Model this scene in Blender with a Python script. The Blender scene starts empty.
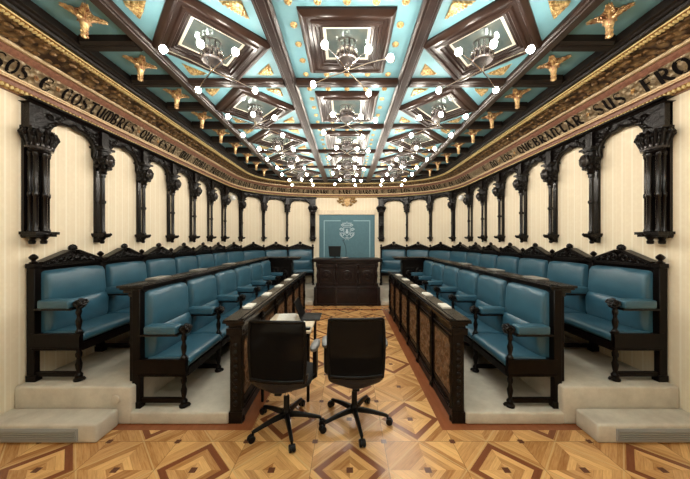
import bpy, bmesh, math, random
from mathutils import Vector, Matrix, noise
random.seed(7)
PI = math.pi
sc = bpy.context.scene
col = sc.collection
H = 1.66          # eye height
F = 275.0         # focal length in pixels of the 690 px frame

# ------------------------------------------------------------------ materials
class NT:
    def __init__(s, name):
        s.m = bpy.data.materials.new(name); s.m.use_nodes = True
        s.t = s.m.node_tree; s.n = s.t.nodes
        s.b = s.n['Principled BSDF']
    def node(s, typ, **kw):
        n = s.n.new(typ)
        for k, v in kw.items(): setattr(n, k, v)
        return n
    def link(s, a, b): s.t.links.new(a, b)
    def math(s, op, a, b=None, c=None):
        n = s.node('ShaderNodeMath', operation=op)
        for i, x in enumerate((a, b, c)):
            if x is None: continue
            if isinstance(x, (int, float)): n.inputs[i].default_value = x
            else: s.link(x, n.inputs[i])
        return n.outputs[0]
    def mix(s, f, a, b):
        n = s.node('ShaderNodeMix', data_type='RGBA')
        for i, x in ((0, f), (6, a), (7, b)):
            if isinstance(x, (int, float)): n.inputs[i].default_value = x
            elif isinstance(x, tuple): n.inputs[i].default_value = (*x, 1)
            else: s.link(x, n.inputs[i])
        return n.outputs[2]
    def noise(s, scale, detail=3, vec=None, rough=.5):
        n = s.node('ShaderNodeTexNoise'); n.inputs['Scale'].default_value = scale
        n.inputs['Detail'].default_value = detail; n.inputs['Roughness'].default_value = rough
        if vec is not None: s.link(vec, n.inputs['Vector'])
        return n.outputs['Fac']
    def ramp(s, f, lo, hi):
        n = s.node('ShaderNodeMapRange'); n.inputs[1].default_value = lo; n.inputs[2].default_value = hi
        s.link(f, n.inputs[0]); return n.outputs[0]
    def bump(s, h, strength=.3, dist=.01):
        n = s.node('ShaderNodeBump'); n.inputs['Strength'].default_value = strength
        n.inputs['Distance'].default_value = dist
        s.link(h, n.inputs['Height']); s.link(n.outputs[0], s.b.inputs['Normal'])
    def pos(s, scale=(1, 1, 1)):
        g = s.node('ShaderNodeTexCoord'); m = s.node('ShaderNodeMapping')
        m.inputs['Scale'].default_value = scale
        s.link(g.outputs['Object'], m.inputs[0]); return m.outputs[0]

def basic(name, c, rough=.5, metal=0, c2=None, nscale=20, bumps=0, bscale=40, stretch=(1, 1, 1), coat=0, spec=.5):
    t = NT(name)
    p = t.pos(stretch)
    if c2:
        f = t.ramp(t.noise(nscale, 4, p), .3, .7)
        t.link(t.mix(f, c, c2), t.b.inputs['Base Color'])
    else:
        t.b.inputs['Base Color'].default_value = (*c, 1)
    t.b.inputs['Roughness'].default_value = rough
    t.b.inputs['Metallic'].default_value = metal
    t.b.inputs['Coat Weight'].default_value = coat
    t.b.inputs['Specular IOR Level'].default_value = spec
    if bumps:
        t.bump(t.noise(bscale, 3, p), bumps, .01)
    return t.m

M = {}
M['wood'] = basic('ebonised_wood', (.0022, .0015, .0013), .34, 0, (.0055, .0030, .0024), 9, .12, 60, (1, 1, .25), 0, .13)
M['polished'] = basic('polished_ebonised_wood', (.0028, .002, .002), .24, 0, (.006, .0035, .003), 9, .05, 60, (1, 1, .25), 0, .3)
M['carved'] = basic('carved_ebonised_wood', (.002, .0015, .0014), .28, 0, (.006, .0035, .003), 30, .5, 55, (1, 1, 1), 0, .22)
M['beam'] = basic('ceiling_walnut', (.012, .006, .0045), .30, 0, (.026, .013, .009), 7, .06, 60, (1, 1, 1), 0, .30)
M['beam_dark'] = basic('ceiling_dark_walnut', (.006, .004, .0035), .45, 0, (.012, .008, .006), 7, .06, 60, spec=.2)
M['leather'] = basic('blue_leather', (.024, .082, .125), .34, 0, (.034, .104, .152), 4, .10, 160, spec=.5)
M['teal'] = basic('teal_ceiling_paint', (.125, .29, .35), .5, 0, (.165, .36, .42), 5, .05, 60)
M['gold'] = basic('gilding', (.78, .58, .27), .33, .6, (.22, .11, .03), 45, .4, 90)
M['antique'] = basic('antique_gilding', (.60, .36, .12), .38, .6, (.16, .06, .03), 38, .5, 70)
M['goldpaint'] = basic('pale_gilding', (.88, .76, .40), .4, .2, (.60, .46, .20), 45, .3, 90)
M['palegold'] = basic('pale_gold_leaf_edge', (.80, .66, .45), .45, .2, (.62, .45, .25), 60)
M['redband'] = basic('oxblood_moulding', (.16, .062, .042), .45, 0, (.27, .13, .08), 40, .2, 80)
M['chrome'] = basic('chrome', (.88, .88, .90), .14, 1)
M['chrome_d'] = basic('satin_steel', (.22, .20, .20), .3, 1)
M['cream'] = basic('cream_border', (.78, .74, .62), .5, 0, (.70, .66, .55), 20)
M['mirror'] = basic('painted_glass_pane', (.16, .24, .25), .05, .55, (.30, .32, .28), 7)
M['letter'] = basic('black_lettering', (.006, .004, .004), .7, spec=.1)
M['white'] = basic('white_enamel', (.78, .78, .76), .4)
M['paper'] = basic('paper', (.72, .69, .63), .7, 0, (.60, .57, .50), 60)
M['greypaper'] = basic('grey_paper', (.30, .28, .25), .6, 0, (.20, .19, .17), 30)
M['blackp'] = basic('black_plastic', (.003, .003, .0035), .34, spec=.2)
M['shell'] = basic('glossy_navy_shell', (.003, .005, .011), .16, 0, coat=.12, spec=.35)
M['greypad'] = basic('grey_arm_pad', (.17, .17, .17), .4)
M['fabric'] = basic('charcoal_fabric', (.003, .003, .0032), .85, 0, (.006, .0055, .0055), 90, .3, 300)
M['screen'] = basic('dark_screen', (.006, .007, .007), .5, spec=.15)
M['tabletop'] = basic('pale_table_laminate', (.62, .52, .38), .45, 0, (.55, .45, .32), 9)
M['bluepanel'] = basic('blue_wall_cloth', (.075, .165, .205), .75, 0, (.09, .19, .23), 20, .1, 300)
M['bluegrey'] = basic('pale_blue_paint', (.30, .46, .52), .6)
M['emblem'] = basic('silver_embroidery', (.45, .56, .62), .6)
M['valance'] = basic('cream_valance', (.80, .70, .55), .8, 0, (.66, .56, .42), 60, .4, 80)
M['presdesk'] = basic('dark_mahogany', (.008, .004, .0035), .36, 0, (.018, .008, .007), 8, .15, 60, (1, 1, 1), 0, .3)
M['vent'] = basic('grey_vent', (.30, .30, .29), .5, .0)

def carpet():
    t = NT('beige_carpet')
    p = t.pos()
    a = t.ramp(t.noise(5, 5, p, .65), .3, .7)
    b = t.noise(220, 2, p)
    c = t.mix(a, (.52, .47, .395), (.72, .665, .57))
    c = t.mix(t.math('MULTIPLY', b, .35), c, (.36, .32, .26))
    t.link(c, t.b.inputs['Base Color']); t.b.inputs['Roughness'].default_value = .95
    t.b.inputs['Specular IOR Level'].default_value = .1
    t.bump(t.math('ADD', b, a), .5, .008)
    return t.m
M['carpet'] = carpet()

def wallcloth():
    t = NT('striped_damask_wall')
    uv = t.node('ShaderNodeUVMap'); sp = t.node('ShaderNodeSeparateXYZ'); t.link(uv.outputs[0], sp.inputs[0])
    u = t.math('FRACT', t.math('MULTIPLY', sp.outputs[0], 1 / .105))
    s1 = t.math('LESS_THAN', t.math('ABSOLUTE', t.math('SUBTRACT', u, .22)), .07)
    s2 = t.math('LESS_THAN', t.math('ABSOLUTE', t.math('SUBTRACT', u, .60)), .03)
    v = t.node('ShaderNodeTexVoronoi'); v.inputs['Scale'].default_value = 22; t.link(uv.outputs[0], v.inputs['Vector'])
    d = t.ramp(v.outputs['Distance'], .25, .5)
    c = t.mix(t.math('MULTIPLY', d, .35), (.80, .70, .53), (.74, .63, .46))
    c = t.mix(t.math('MULTIPLY', s1, .75), c, (.88, .81, .67))
    c = t.mix(t.math('MULTIPLY', s2, .5), c, (.86, .78, .62))
    t.link(c, t.b.inputs['Base Color']); t.b.inputs['Roughness'].default_value = .75
    t.b.inputs['Specular IOR Level'].default_value = .2
    t.bump(t.math('ADD', s1, d), .08, .003)
    return t.m
M['wall'] = wallcloth()

def parquet():
    t = NT('inlaid_parquet')
    g = t.node('ShaderNodeNewGeometry'); sp = t.node('ShaderNodeSeparateXYZ'); t.link(g.outputs['Position'], sp.inputs[0])
    X, Y = sp.outputs[0], sp.outputs[1]
    S = .565
    u = t.math('MULTIPLY_ADD', X, 1 / S, -.02 / S + 40)
    v = t.math('MULTIPLY_ADD', Y, 1 / S, -1.984 / S + 40)
    i = t.math('FLOOR', t.math('ADD', u, .5)); j = t.math('FLOOR', t.math('ADD', v, .5))
    a = t.math('SUBTRACT', u, i); b = t.math('SUBTRACT', v, j)
    aa = t.math('ABSOLUTE', a); ab = t.math('ABSOLUTE', b)
    d = t.math('ADD', aa, ab)
    par = t.math('MODULO', t.math('ADD', i, j), 2)          # 0 -> framed tile
    q = t.math('GREATER_THAN', t.math('MULTIPLY', a, b), 0)
    # concentric boards: random tone per ring, quadrant and tile
    ring = t.math('FLOOR', t.math('MULTIPLY', d, 8.5))
    sa = t.math('SIGN', a); sb = t.math('SIGN', b)
    seed = t.math('ADD', t.math('ADD', t.math('MULTIPLY', ring, 3.17), t.math('MULTIPLY', sa, 7.3)),
                  t.math('ADD', t.math('MULTIPLY', sb, 1.9), t.math('ADD', t.math('MULTIPLY', i, 5.1), t.math('MULTIPLY', j, 11.7))))
    wn = t.node('ShaderNodeTexWhiteNoise', noise_dimensions='1D'); t.link(seed, wn.inputs['W'])
    # grain running along the board
    al = t.math('ADD', a, b); al2 = t.math('SUBTRACT', a, b)
    across = t.math('ADD', t.math('MULTIPLY', al, q), t.math('MULTIPLY', al2, t.math('SUBTRACT', 1, q)))
    along = t.math('ADD', t.math('MULTIPLY', al2, q), t.math('MULTIPLY', al, t.math('SUBTRACT', 1, q)))
    cm = t.node('ShaderNodeCombineXYZ')
    t.link(t.math('MULTIPLY', across, 26), cm.inputs[0]); t.link(t.math('MULTIPLY', along, 2.2), cm.inputs[1]); t.link(seed, cm.inputs[2])
    grain = t.noise(1.6, 4, cm.outputs[0], .6)
    tone = t.math('MULTIPLY_ADD', wn.outputs[0], .75, t.math('MULTIPLY_ADD', grain, .9, -.35))
    tone = t.math('MULTIPLY_ADD', q, .12, tone)
    c = t.mix(t.ramp(tone, 0, 1), (.34, .135, .038), (.86, .50, .195))
    # thin pale string on tile edges of the diamonds
    p1 = t.math('LESS_THAN', t.math('ABSOLUTE', t.math('SUBTRACT', d, .50)), .012)
    c = t.mix(t.math('MULTIPLY', p1, .6), c, (.68, .46, .21))
    big = t.math('MULTIPLY', t.math('MULTIPLY', t.math('GREATER_THAN', d, .355), t.math('LESS_THAN', d, .465)), t.math('LESS_THAN', par, .5))
    redc = t.mix(grain, (.15, .045, .018), (.28, .095, .036))
    c = t.mix(big, c, redc)
    cen = t.math('LESS_THAN', t.math('MAXIMUM', aa, ab), .042)
    cor = t.math('GREATER_THAN', t.math('MINIMUM', aa, ab), .462)
    c = t.mix(t.math('MAXIMUM', cen, cor), c, (.13, .05, .025))
    # seams
    seam = t.math('LESS_THAN', t.math('MINIMUM', t.math('SUBTRACT', .5, aa), t.math('SUBTRACT', .5, ab)), .004)
    seam2 = t.math('LESS_THAN', t.math('ABSOLUTE', t.math('SUBTRACT', t.math('FRACT', t.math('MULTIPLY', d, 8.5)), .5)), .485)
    c = t.mix(t.math('MULTIPLY', seam, .6), c, (.10, .04, .015))
    c = t.mix(t.math('MULTIPLY', t.math('SUBTRACT', 1, seam2), .5), c, (.18, .08, .03))
    # terracotta border boards along the desks and platforms
    ax = t.math('ABSOLUTE', X)
    def rng(v_, lo, hi): return t.math('MULTIPLY', t.math('GREATER_THAN', v_, lo), t.math('LESS_THAN', v_, hi))
    b1 = t.math('MULTIPLY', rng(ax, .835, .98), rng(Y, 2.40, 6.62))
    b2 = t.math('MULTIPLY', rng(ax, .835, 3.1), rng(Y, 2.40, 2.50))
    b3 = t.math('MULTIPLY', t.math('LESS_THAN', ax, .98), rng(Y, 6.5, 6.62))
    bd = t.math('MAXIMUM', b1, t.math('MAXIMUM', b2, b3))
    gp = t.noise(30, 3, t.pos((1, .2, 1)))
    c = t.mix(bd, c, t.mix(gp, (.22, .065, .024), (.34, .115, .045)))
    t.link(c, t.b.inputs['Base Color'])
    t.b.inputs['Roughness'].default_value = .26
    t.b.inputs['Coat Weight'].default_value = .25; t.b.inputs['Coat Roughness'].default_value = .18
    t.bump(t.math('ADD', grain, t.math('MULTIPLY', seam, -1)), .06, .004)
    return t.m
M['parquet'] = parquet()

def band_mat(name, base, hi, scale, kind='scroll'):
    t = NT(name)
    uv = t.node('ShaderNodeUVMap')
    v = t.node('ShaderNodeTexVoronoi'); v.inputs['Scale'].default_value = scale; t.link(uv.outputs[0], v.inputs['Vector'])
    n = t.noise(scale * 1.5, 3, uv.outputs[0])
    f = t.ramp(t.math('MULTIPLY', v.outputs['Distance'], t.math('ADD', n, .6)), .15, .75)
    t.link(t.mix(f, hi, base), t.b.inputs['Base Color'])
    t.b.inputs['Roughness'].default_value = .42; t.b.inputs['Metallic'].default_value = .25
    t.bump(t.math('SUBTRACT', 1, f), .8, .02)
    return t.m
M['cove'] = band_mat('carved_gilt_cove', (.045, .024, .014), (.30, .19, .085), 14)
M['inscr'] = band_mat('olive_gilt_inscription_ground', (.27, .20, .12), (.40, .32, .20), 22)
M['panelcarve'] = basic('carved_walnut_panel', (.045, .022, .012), .34, 0, (.22, .120, .060), 26, .6, 60)

def meshcloth():
    t = NT('office_mesh')
    t.b.inputs['Base Color'].default_value = (.0025, .0022, .0025, 1); t.b.inputs['Specular IOR Level'].default_value = .1; t.b.inputs['Roughness'].default_value = .7
    tr = t.node('ShaderNodeBsdfTransparent'); mx = t.node('ShaderNodeMixShader'); mx.inputs[0].default_value = .012
    out = t.n['Material Output']
    t.link(t.b.outputs[0], mx.inputs[1]); t.link(tr.outputs[0], mx.inputs[2]); t.link(mx.outputs[0], out.inputs[0])
    return t.m
M['mesh'] = meshcloth()
def bulbmat():
    t = NT('glowing_bulb')
    t.b.inputs['Base Color'].default_value = (1, .95, .85, 1)
    t.b.inputs['Emission Color'].default_value = (1, .92, .80, 1)
    t.b.inputs['Emission Strength'].default_value = BULB
    return t.m
BULB = 95
M['bulb'] = bulbmat()

# ------------------------------------------------------------------ mesh builder
class MB:
    def __init__(s): s.v = []; s.f = []; s.uv = None; s.mi = []
    def add(s, vs, fs, m=None):
        o = len(s.v)
        s.v += [tuple(m @ Vector(p)) if m is not None else tuple(p) for p in vs]
        s.f += [tuple(i + o for i in f) for f in fs]
        return s
    def box(s, x0, x1, y0, y1, z0, z1, m=None):
        vs = [(x0, y0, z0), (x1, y0, z0), (x1, y1, z0), (x0, y1, z0), (x0, y0, z1), (x1, y0, z1), (x1, y1, z1), (x0, y1, z1)]
        return s.add(vs, [(0, 3, 2, 1), (4, 5, 6, 7), (0, 1, 5, 4), (1, 2, 6, 5), (2, 3, 7, 6), (3, 0, 4, 7)], m)
    def lathe(s, prof, c=(0, 0, 0), n=12, m=None):
        vs = []; fs = []
        for r, z in prof:
            for k in range(n):
                a = 2 * PI * k / n
                vs.append((c[0] + r * math.cos(a), c[1] + r * math.sin(a), c[2] + z))
        for i in range(len(prof) - 1):
            for k in range(n):
                fs.append((i * n + k, i * n + (k + 1) % n, (i + 1) * n + (k + 1) % n, (i + 1) * n + k))
        fs.append(tuple(range(n))[::-1]); L = (len(prof) - 1) * n
        fs.append(tuple(range(L, L + n)))
        return s.add(vs, fs, m)
    def tube(s, pts, r, n=6, m=None):
        pts = [Vector(p) for p in pts]; vs = []; fs = []
        rr = r if isinstance(r, (list, tuple)) else [r] * len(pts)
        up = None
        for i, p in enumerate(pts):
            d = (pts[min(i + 1, len(pts) - 1)] - pts[max(i - 1, 0)]).normalized()
            if up is None:
                up = Vector((0, 0, 1)) if abs(d.z) < .9 else Vector((1, 0, 0))
            a = d.cross(up).normalized(); b = a.cross(d).normalized(); up = b
            for k in range(n):
                t = 2 * PI * k / n
                vs.append(p + a * math.cos(t) * rr[i] + b * math.sin(t) * rr[i])
        for i in range(len(pts) - 1):
            for k in range(n):
                fs.append((i * n + k, i * n + (k + 1) % n, (i + 1) * n + (k + 1) % n, (i + 1) * n + k))
        fs.append(tuple(range(n))[::-1]); L = (len(pts) - 1) * n; fs.append(tuple(range(L, L + n)))
        return s.add(vs, fs, m)
    def ball(s, c, r, n=8, k=5, m=None):
        if not isinstance(r, (tuple, list)): r = (r, r, r)
        vs = [(c[0], c[1], c[2] - r[2])]; fs = []
        for i in range(1, k):
            ph = -PI / 2 + PI * i / k
            for j in range(n):
                a = 2 * PI * j / n
                vs.append((c[0] + r[0] * math.cos(ph) * math.cos(a), c[1] + r[1] * math.cos(ph) * math.sin(a), c[2] + r[2] * math.sin(ph)))
        vs.append((c[0], c[1], c[2] + r[2]))
        for j in range(n): fs.append((0, 1 + (j + 1) % n, 1 + j))
        for i in range(k - 2):
            for j in range(n):
                a = 1 + i * n + j; b = 1 + i * n + (j + 1) % n
                fs.append((a, b, b + n, a + n))
        L = 1 + (k - 2) * n; T = len(vs) - 1
        for j in range(n): fs.append((L + j, L + (j + 1) % n, T))
        return s.add(vs, fs, m)
    def prism(s, poly, d0, d1, m=None, axis='y'):
        n = len(poly)
        def P(p, d):
            if axis == 'y': return (p[0], d, p[1])
            if axis == 'z': return (p[0], p[1], d)
            return (d, p[0], p[1])
        vs = [P(p, d0) for p in poly] + [P(p, d1) for p in poly]
        fs = [tuple(range(n)), tuple(range(n, 2 * n))[::-1]] + [(i, i + n, (i + 1) % n + n, (i + 1) % n) for i in range(n)]
        return s.add(vs, fs, m)
    def mesh(s, name, mat, bev=0, seg=2, smooth=True, ang=38):
        me = bpy.data.meshes.new(name)
        me.from_pydata([tuple(p) for p in s.v], [], s.f)
        bm = bmesh.new(); bm.from_mesh(me)
        bmesh.ops.recalc_face_normals(bm, faces=bm.faces)
        if bev:
            es = [e for e in bm.edges if len(e.link_faces) == 2 and e.calc_face_angle(0) > math.radians(40)]
            bmesh.ops.bevel(bm, geom=es, offset=bev, segments=seg, profile=.5, affect='EDGES', clamp_overlap=True)
        bm.to_mesh(me); bm.free()
        me.materials.append(mat)
        if smooth:
            me.polygons.foreach_set('use_smooth', [True] * len(me.polygons))
            me.set_sharp_from_angle(angle=math.radians(ang))
        return me
    def build(s, name, mat, parent=None, bev=0, seg=2, smooth=True, ang=38):
        return inst(s.mesh(name, mat, bev, seg, smooth, ang), name, parent)

def inst(me, name, parent=None, mtx=None):
    o = bpy.data.objects.new(name, me); col.objects.link(o)
    if parent is not None: o.parent = parent
    if mtx is not None:
        o.matrix_basis = (Matrix.Translation(-world_loc(parent)) @ mtx) if parent is not None else mtx
    elif parent is not None:
        # vertices were written in world coordinates: undo the parents' offset
        o.matrix_basis = Matrix.Translation(-world_loc(parent))
    return o
def world_loc(o):
    l = Vector((0, 0, 0))
    while o is not None:
        l += Vector(o.location); o = o.parent
    return l
def empty(name, loc=(0, 0, 0)):
    o = bpy.data.objects.new(name, None); col.objects.link(o); o.empty_display_size = .1
    o.matrix_basis = Matrix.Translation(Vector(loc)); return o
def tag(o, label, cat, group=None):
    o['label'] = label; o['category'] = cat
    if group: o['group'] = group
    return o
def struct(o, label=None, cat=None):
    o['kind'] = 'structure'
    if label: o['label'] = label; o['category'] = cat or 'structure'
    return o
def loc_build(mb, name, mat, parent, mtx, **k):
    """mesh written in local coordinates, placed in the world by mtx"""
    return inst(mb.mesh(name, mat, **k), name, parent, mtx)

# ------------------------------------------------------------------ wall path (plan view)
A, B, Y0, NN = 3.0, 2.15, 6.45, 2.5
half = [(A, -1.6), (A, 0)] + [(A, y * .25) for y in range(1, 26)]
K = 44
for k in range(K + 1):
    t = PI / 2 * k / K
    half.append((A * math.cos(t) ** (2 / NN), Y0 + B * math.sin(t) ** (2 / NN)))
half[-1] = (0.0, Y0 + B)
# left near -> end -> right near
full = [(-x, y) for x, y in half] + [(x, y) for x, y in reversed(half[:-1])]
full = [Vector((x, y, 0)) for x, y in full]
fs_ = [0]
for a, b in zip(full, full[1:]): fs_.append(fs_[-1] + (b - a).length)
def normals():
    ns = []
    for i in range(len(full)):
        d = full[min(i + 1, len(full) - 1)] - full[max(i - 1, 0)]
        d.normalize(); ns.append(Vector((d.y, -d.x, 0)))      # inward (to the right of travel)
    return ns
fn = normals()
def at_s(s, off=0):
    s = max(0, min(fs_[-1] - 1e-6, s))
    for i in range(len(fs_) - 1):
        if fs_[i + 1] >= s:
            t = (s - fs_[i]) / max(1e-9, fs_[i + 1] - fs_[i]); break
    p = full[i].lerp(full[i + 1], t); n = fn[i].lerp(fn[i + 1], t).normalized()
    return p + n * off, n
SL = fs_[-1]
def s_left(D): return D + 1.6
def s_for_ratio(r, off):          # on the left half: |X|/D == r
    lo, hi = s_left(6.3), SL / 2
    for _ in range(40):
        m = (lo + hi) / 2; p, _n = at_s(m, off)
        if abs(p.x) / p.y > r: lo = m
        else: hi = m
    return (lo + hi) / 2
colS = [s_left(2.62 + .66 * k) for k in range(7)] + [s_for_ratio(r, .07) for r in (.3836, .3022, .2171, .1244)]
def inner_x(D, off):              # half width of the room at depth D, off inside the wall
    best = 0
    lo, hi = 0, SL / 2
    for _ in range(40):
        m = (lo + hi) / 2; p, _n = at_s(m, off)
        if p.y < D: lo = m
        else: hi = m
    p, _n = at_s(lo, off)
    return abs(p.x)

def sweep(prof, name, mat, parent=None, s0=0, s1=None, closed=False, smooth=True, ang=30, mats=None, segm=None):
    """prof: list of (offset into room, z). UV u = length along wall."""
    s1 = SL if s1 is None else s1
    ss = sorted(set([s0, s1] + [s for s in fs_ if s0 < s < s1]))
    vs = []; uvs = []; n = len(prof)
    pl = [0]
    for a, b in zip(prof, prof[1:]): pl.append(pl[-1] + math.hypot(b[0] - a[0], b[1] - a[1]))
    for s in ss:
        for q, (o, z) in enumerate(prof):
            p, _ = at_s(s, o); vs.append((p.x, p.y, z)); uvs.append((s, pl[q]))
    fs = []
    for i in range(len(ss) - 1):
        for k in range(n - 1):
            fs.append((i * n + k, i * n + k + 1, (i + 1) * n + k + 1, (i + 1) * n + k))
    me = bpy.data.meshes.new(name); me.from_pydata(vs, [], fs)
    uvl = me.uv_layers.new(name='UVMap')
    for l in me.loops: uvl.data[l.index].uv = uvs[l.vertex_index]
    if mats:
        for m_ in mats: me.materials.append(m_)
        for i, pgn in enumerate(me.polygons): pgn.material_index = segm[i % (n - 1)]
    else: me.materials.append(mat)
    if smooth:
        me.polygons.foreach_set('use_smooth', [True] * len(me.polygons)); me.set_sharp_from_angle(angle=math.radians(ang))
    return inst(me, name, parent)

# ------------------------------------------------------------------ shell
ZC = 3.385   # teal panel plane
ZB = 3.335   # underside of ribs
sA, sB = s_left(2.2) * 0, None
send = s_for_ratio(.112, 0)
w = sweep([(0, 0), (0, 3.5)], 'wall_left', M['wall'], s0=0, s1=send); struct(w, 'cream striped damask wall on the left with dark arcade', 'wall')
w = sweep([(0, 0), (0, 3.5)], 'wall_end', M['wall'], s0=send, s1=SL - send); struct(w, 'cream wall at the far end behind the blue panel', 'wall')
w = sweep([(0, 0), (0, 3.5)], 'wall_right', M['wall'], s0=SL - send, s1=SL); struct(w, 'cream striped damask wall on the right with dark arcade', 'wall')
b = MB().box(-3.1, 3.1, -1.72, -1.6, 0, 3.5); struct(b.build('wall_back', M['cream']))
b = MB().box(-3.2, 3.2, -1.7, 8.8, -.1, 0); struct(b.build('floor', M['parquet'], smooth=False), 'inlaid parquet floor with terracotta diamonds', 'floor')
ZS = 3.42
b = MB().box(-1.76, 1.76, -1.7, 8.8, ZC, ZC + .15).box(-3.1, -1.76, -1.7, 8.8, ZS, ZC + .15).box(1.76, 3.1, -1.7, 8.8, ZS, ZC + .15); struct(b.build('ceiling', M['teal'], smooth=False), 'teal painted coffered ceiling', 'ceiling')

# cornice
prof = [(0, 2.975), (.035, 2.975), (.05, 3.0), (.075, 3.012), (.085, 3.04), (.105, 3.05), (.10, 3.068),      # lower gilt egg-and-dart, red moulding
        (.115, 3.078), (.20, 3.200), (.225, 3.215), (.245, 3.245), (.275, 3.250), (.275, 3.268),   # inscription, red, pale bead
        (.30, 3.262), (.34, 3.275), (.40, 3.305), (.455, 3.315), (.50, 3.318),                     # carved cove
        (.52, 3.318), (.56, 3.332), (.565, 3.345)]
#          0 1 2 3 4 5 6 7 8 9 10 11 12 13 14 15 16 17 18 19
segm = [2, 0, 0, 2, 2, 1, 3, 4, 2, 2, 1, 1, 5, 5, 5, 5, 5, 0, 0, 0]
corn = sweep(prof, 'trim_1', None, mats=[M['antique'], M['palegold'], M['redband'], M['palegold'], M['inscr'], M['cove']], segm=segm)
struct(corn, 'gilded cornice with gothic inscription around the whole room', 'cornice')
d = sweep([(.555, 3.345), (.555, 3.325), (.60, 3.322), (.61, 3.34), (.64, 3.34), (.65, 3.352), (.68, 3.355), (.68, ZS)], 'trim_2', M['beam_dark'])
struct(d, 'dark timber edge moulding between cornice and ceiling coffers', 'moulding')
def beads(off, z, step, r, name, mat, parent):
    mb = MB(); s = 1.6
    while s < SL - 1.6:
        p, n = at_s(s, off)
        mb.ball((0, 0, 0), r, 6, 4, Matrix.Translation((p.x, p.y, z)) @ Matrix.Rotation(math.atan2(n.y, n.x), 4, 'Z'))
        s += step
    return mb.build(name, mat, parent)
beads(.512, 3.314, .030, (.026, .012, .012), 'gilt_bead', M['goldpaint'], corn)
beads(.058, 2.998, .036, (.022, .013, .018), 'egg_and_dart', M['goldpaint'], corn)
beads(.095, 3.058, .022, (.009, .008, .007), 'small_bead', M['antique'], corn)
sweep([(.262, 3.245), (.268, 3.240), (.282, 3.240), (.292, 3.250), (.292, 3.262), (.282, 3.268)], 'pale_bead', M['palegold'], corn)
sweep([(.098, 3.070), (.104, 3.064), (.116, 3.066), (.120, 3.076), (.112, 3.082)], 'pale_bead', M['palegold'], corn)
sweep([(.540, 3.333), (.542, 3.322), (.552, 3.318), (.560, 3.326), (.560, 3.336)], 'gilt_fillet', M['goldpaint'], corn)
# carved leaves in the cove
mb = MB(); s = 1.6
while s < SL - 1.6:
    for (o, z, r) in ((.33, 3.262, (.035, .028, .016)), (.41, 3.298, (.03, .034, .018)), (.47, 3.31, (.022, .03, .012))):
        p, n = at_s(s + random.uniform(-.02, .02) + (o > .4) * .045, o + random.uniform(-.012, .012))
        mb.ball((0, 0, 0), tuple(q * random.uniform(.7, 1.1) for q in r), 6, 4, Matrix.Translation((p.x, p.y, z)) @ Matrix.Rotation(math.atan2(n.y, n.x) + random.uniform(-.6, .6), 4, 'Z'))
    s += .085
mb.build('carved_leaf', basic('dull_gilt_leaf', (.10, .055, .025), .42, .3, (.26, .15, .06), 35), corn)

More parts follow.
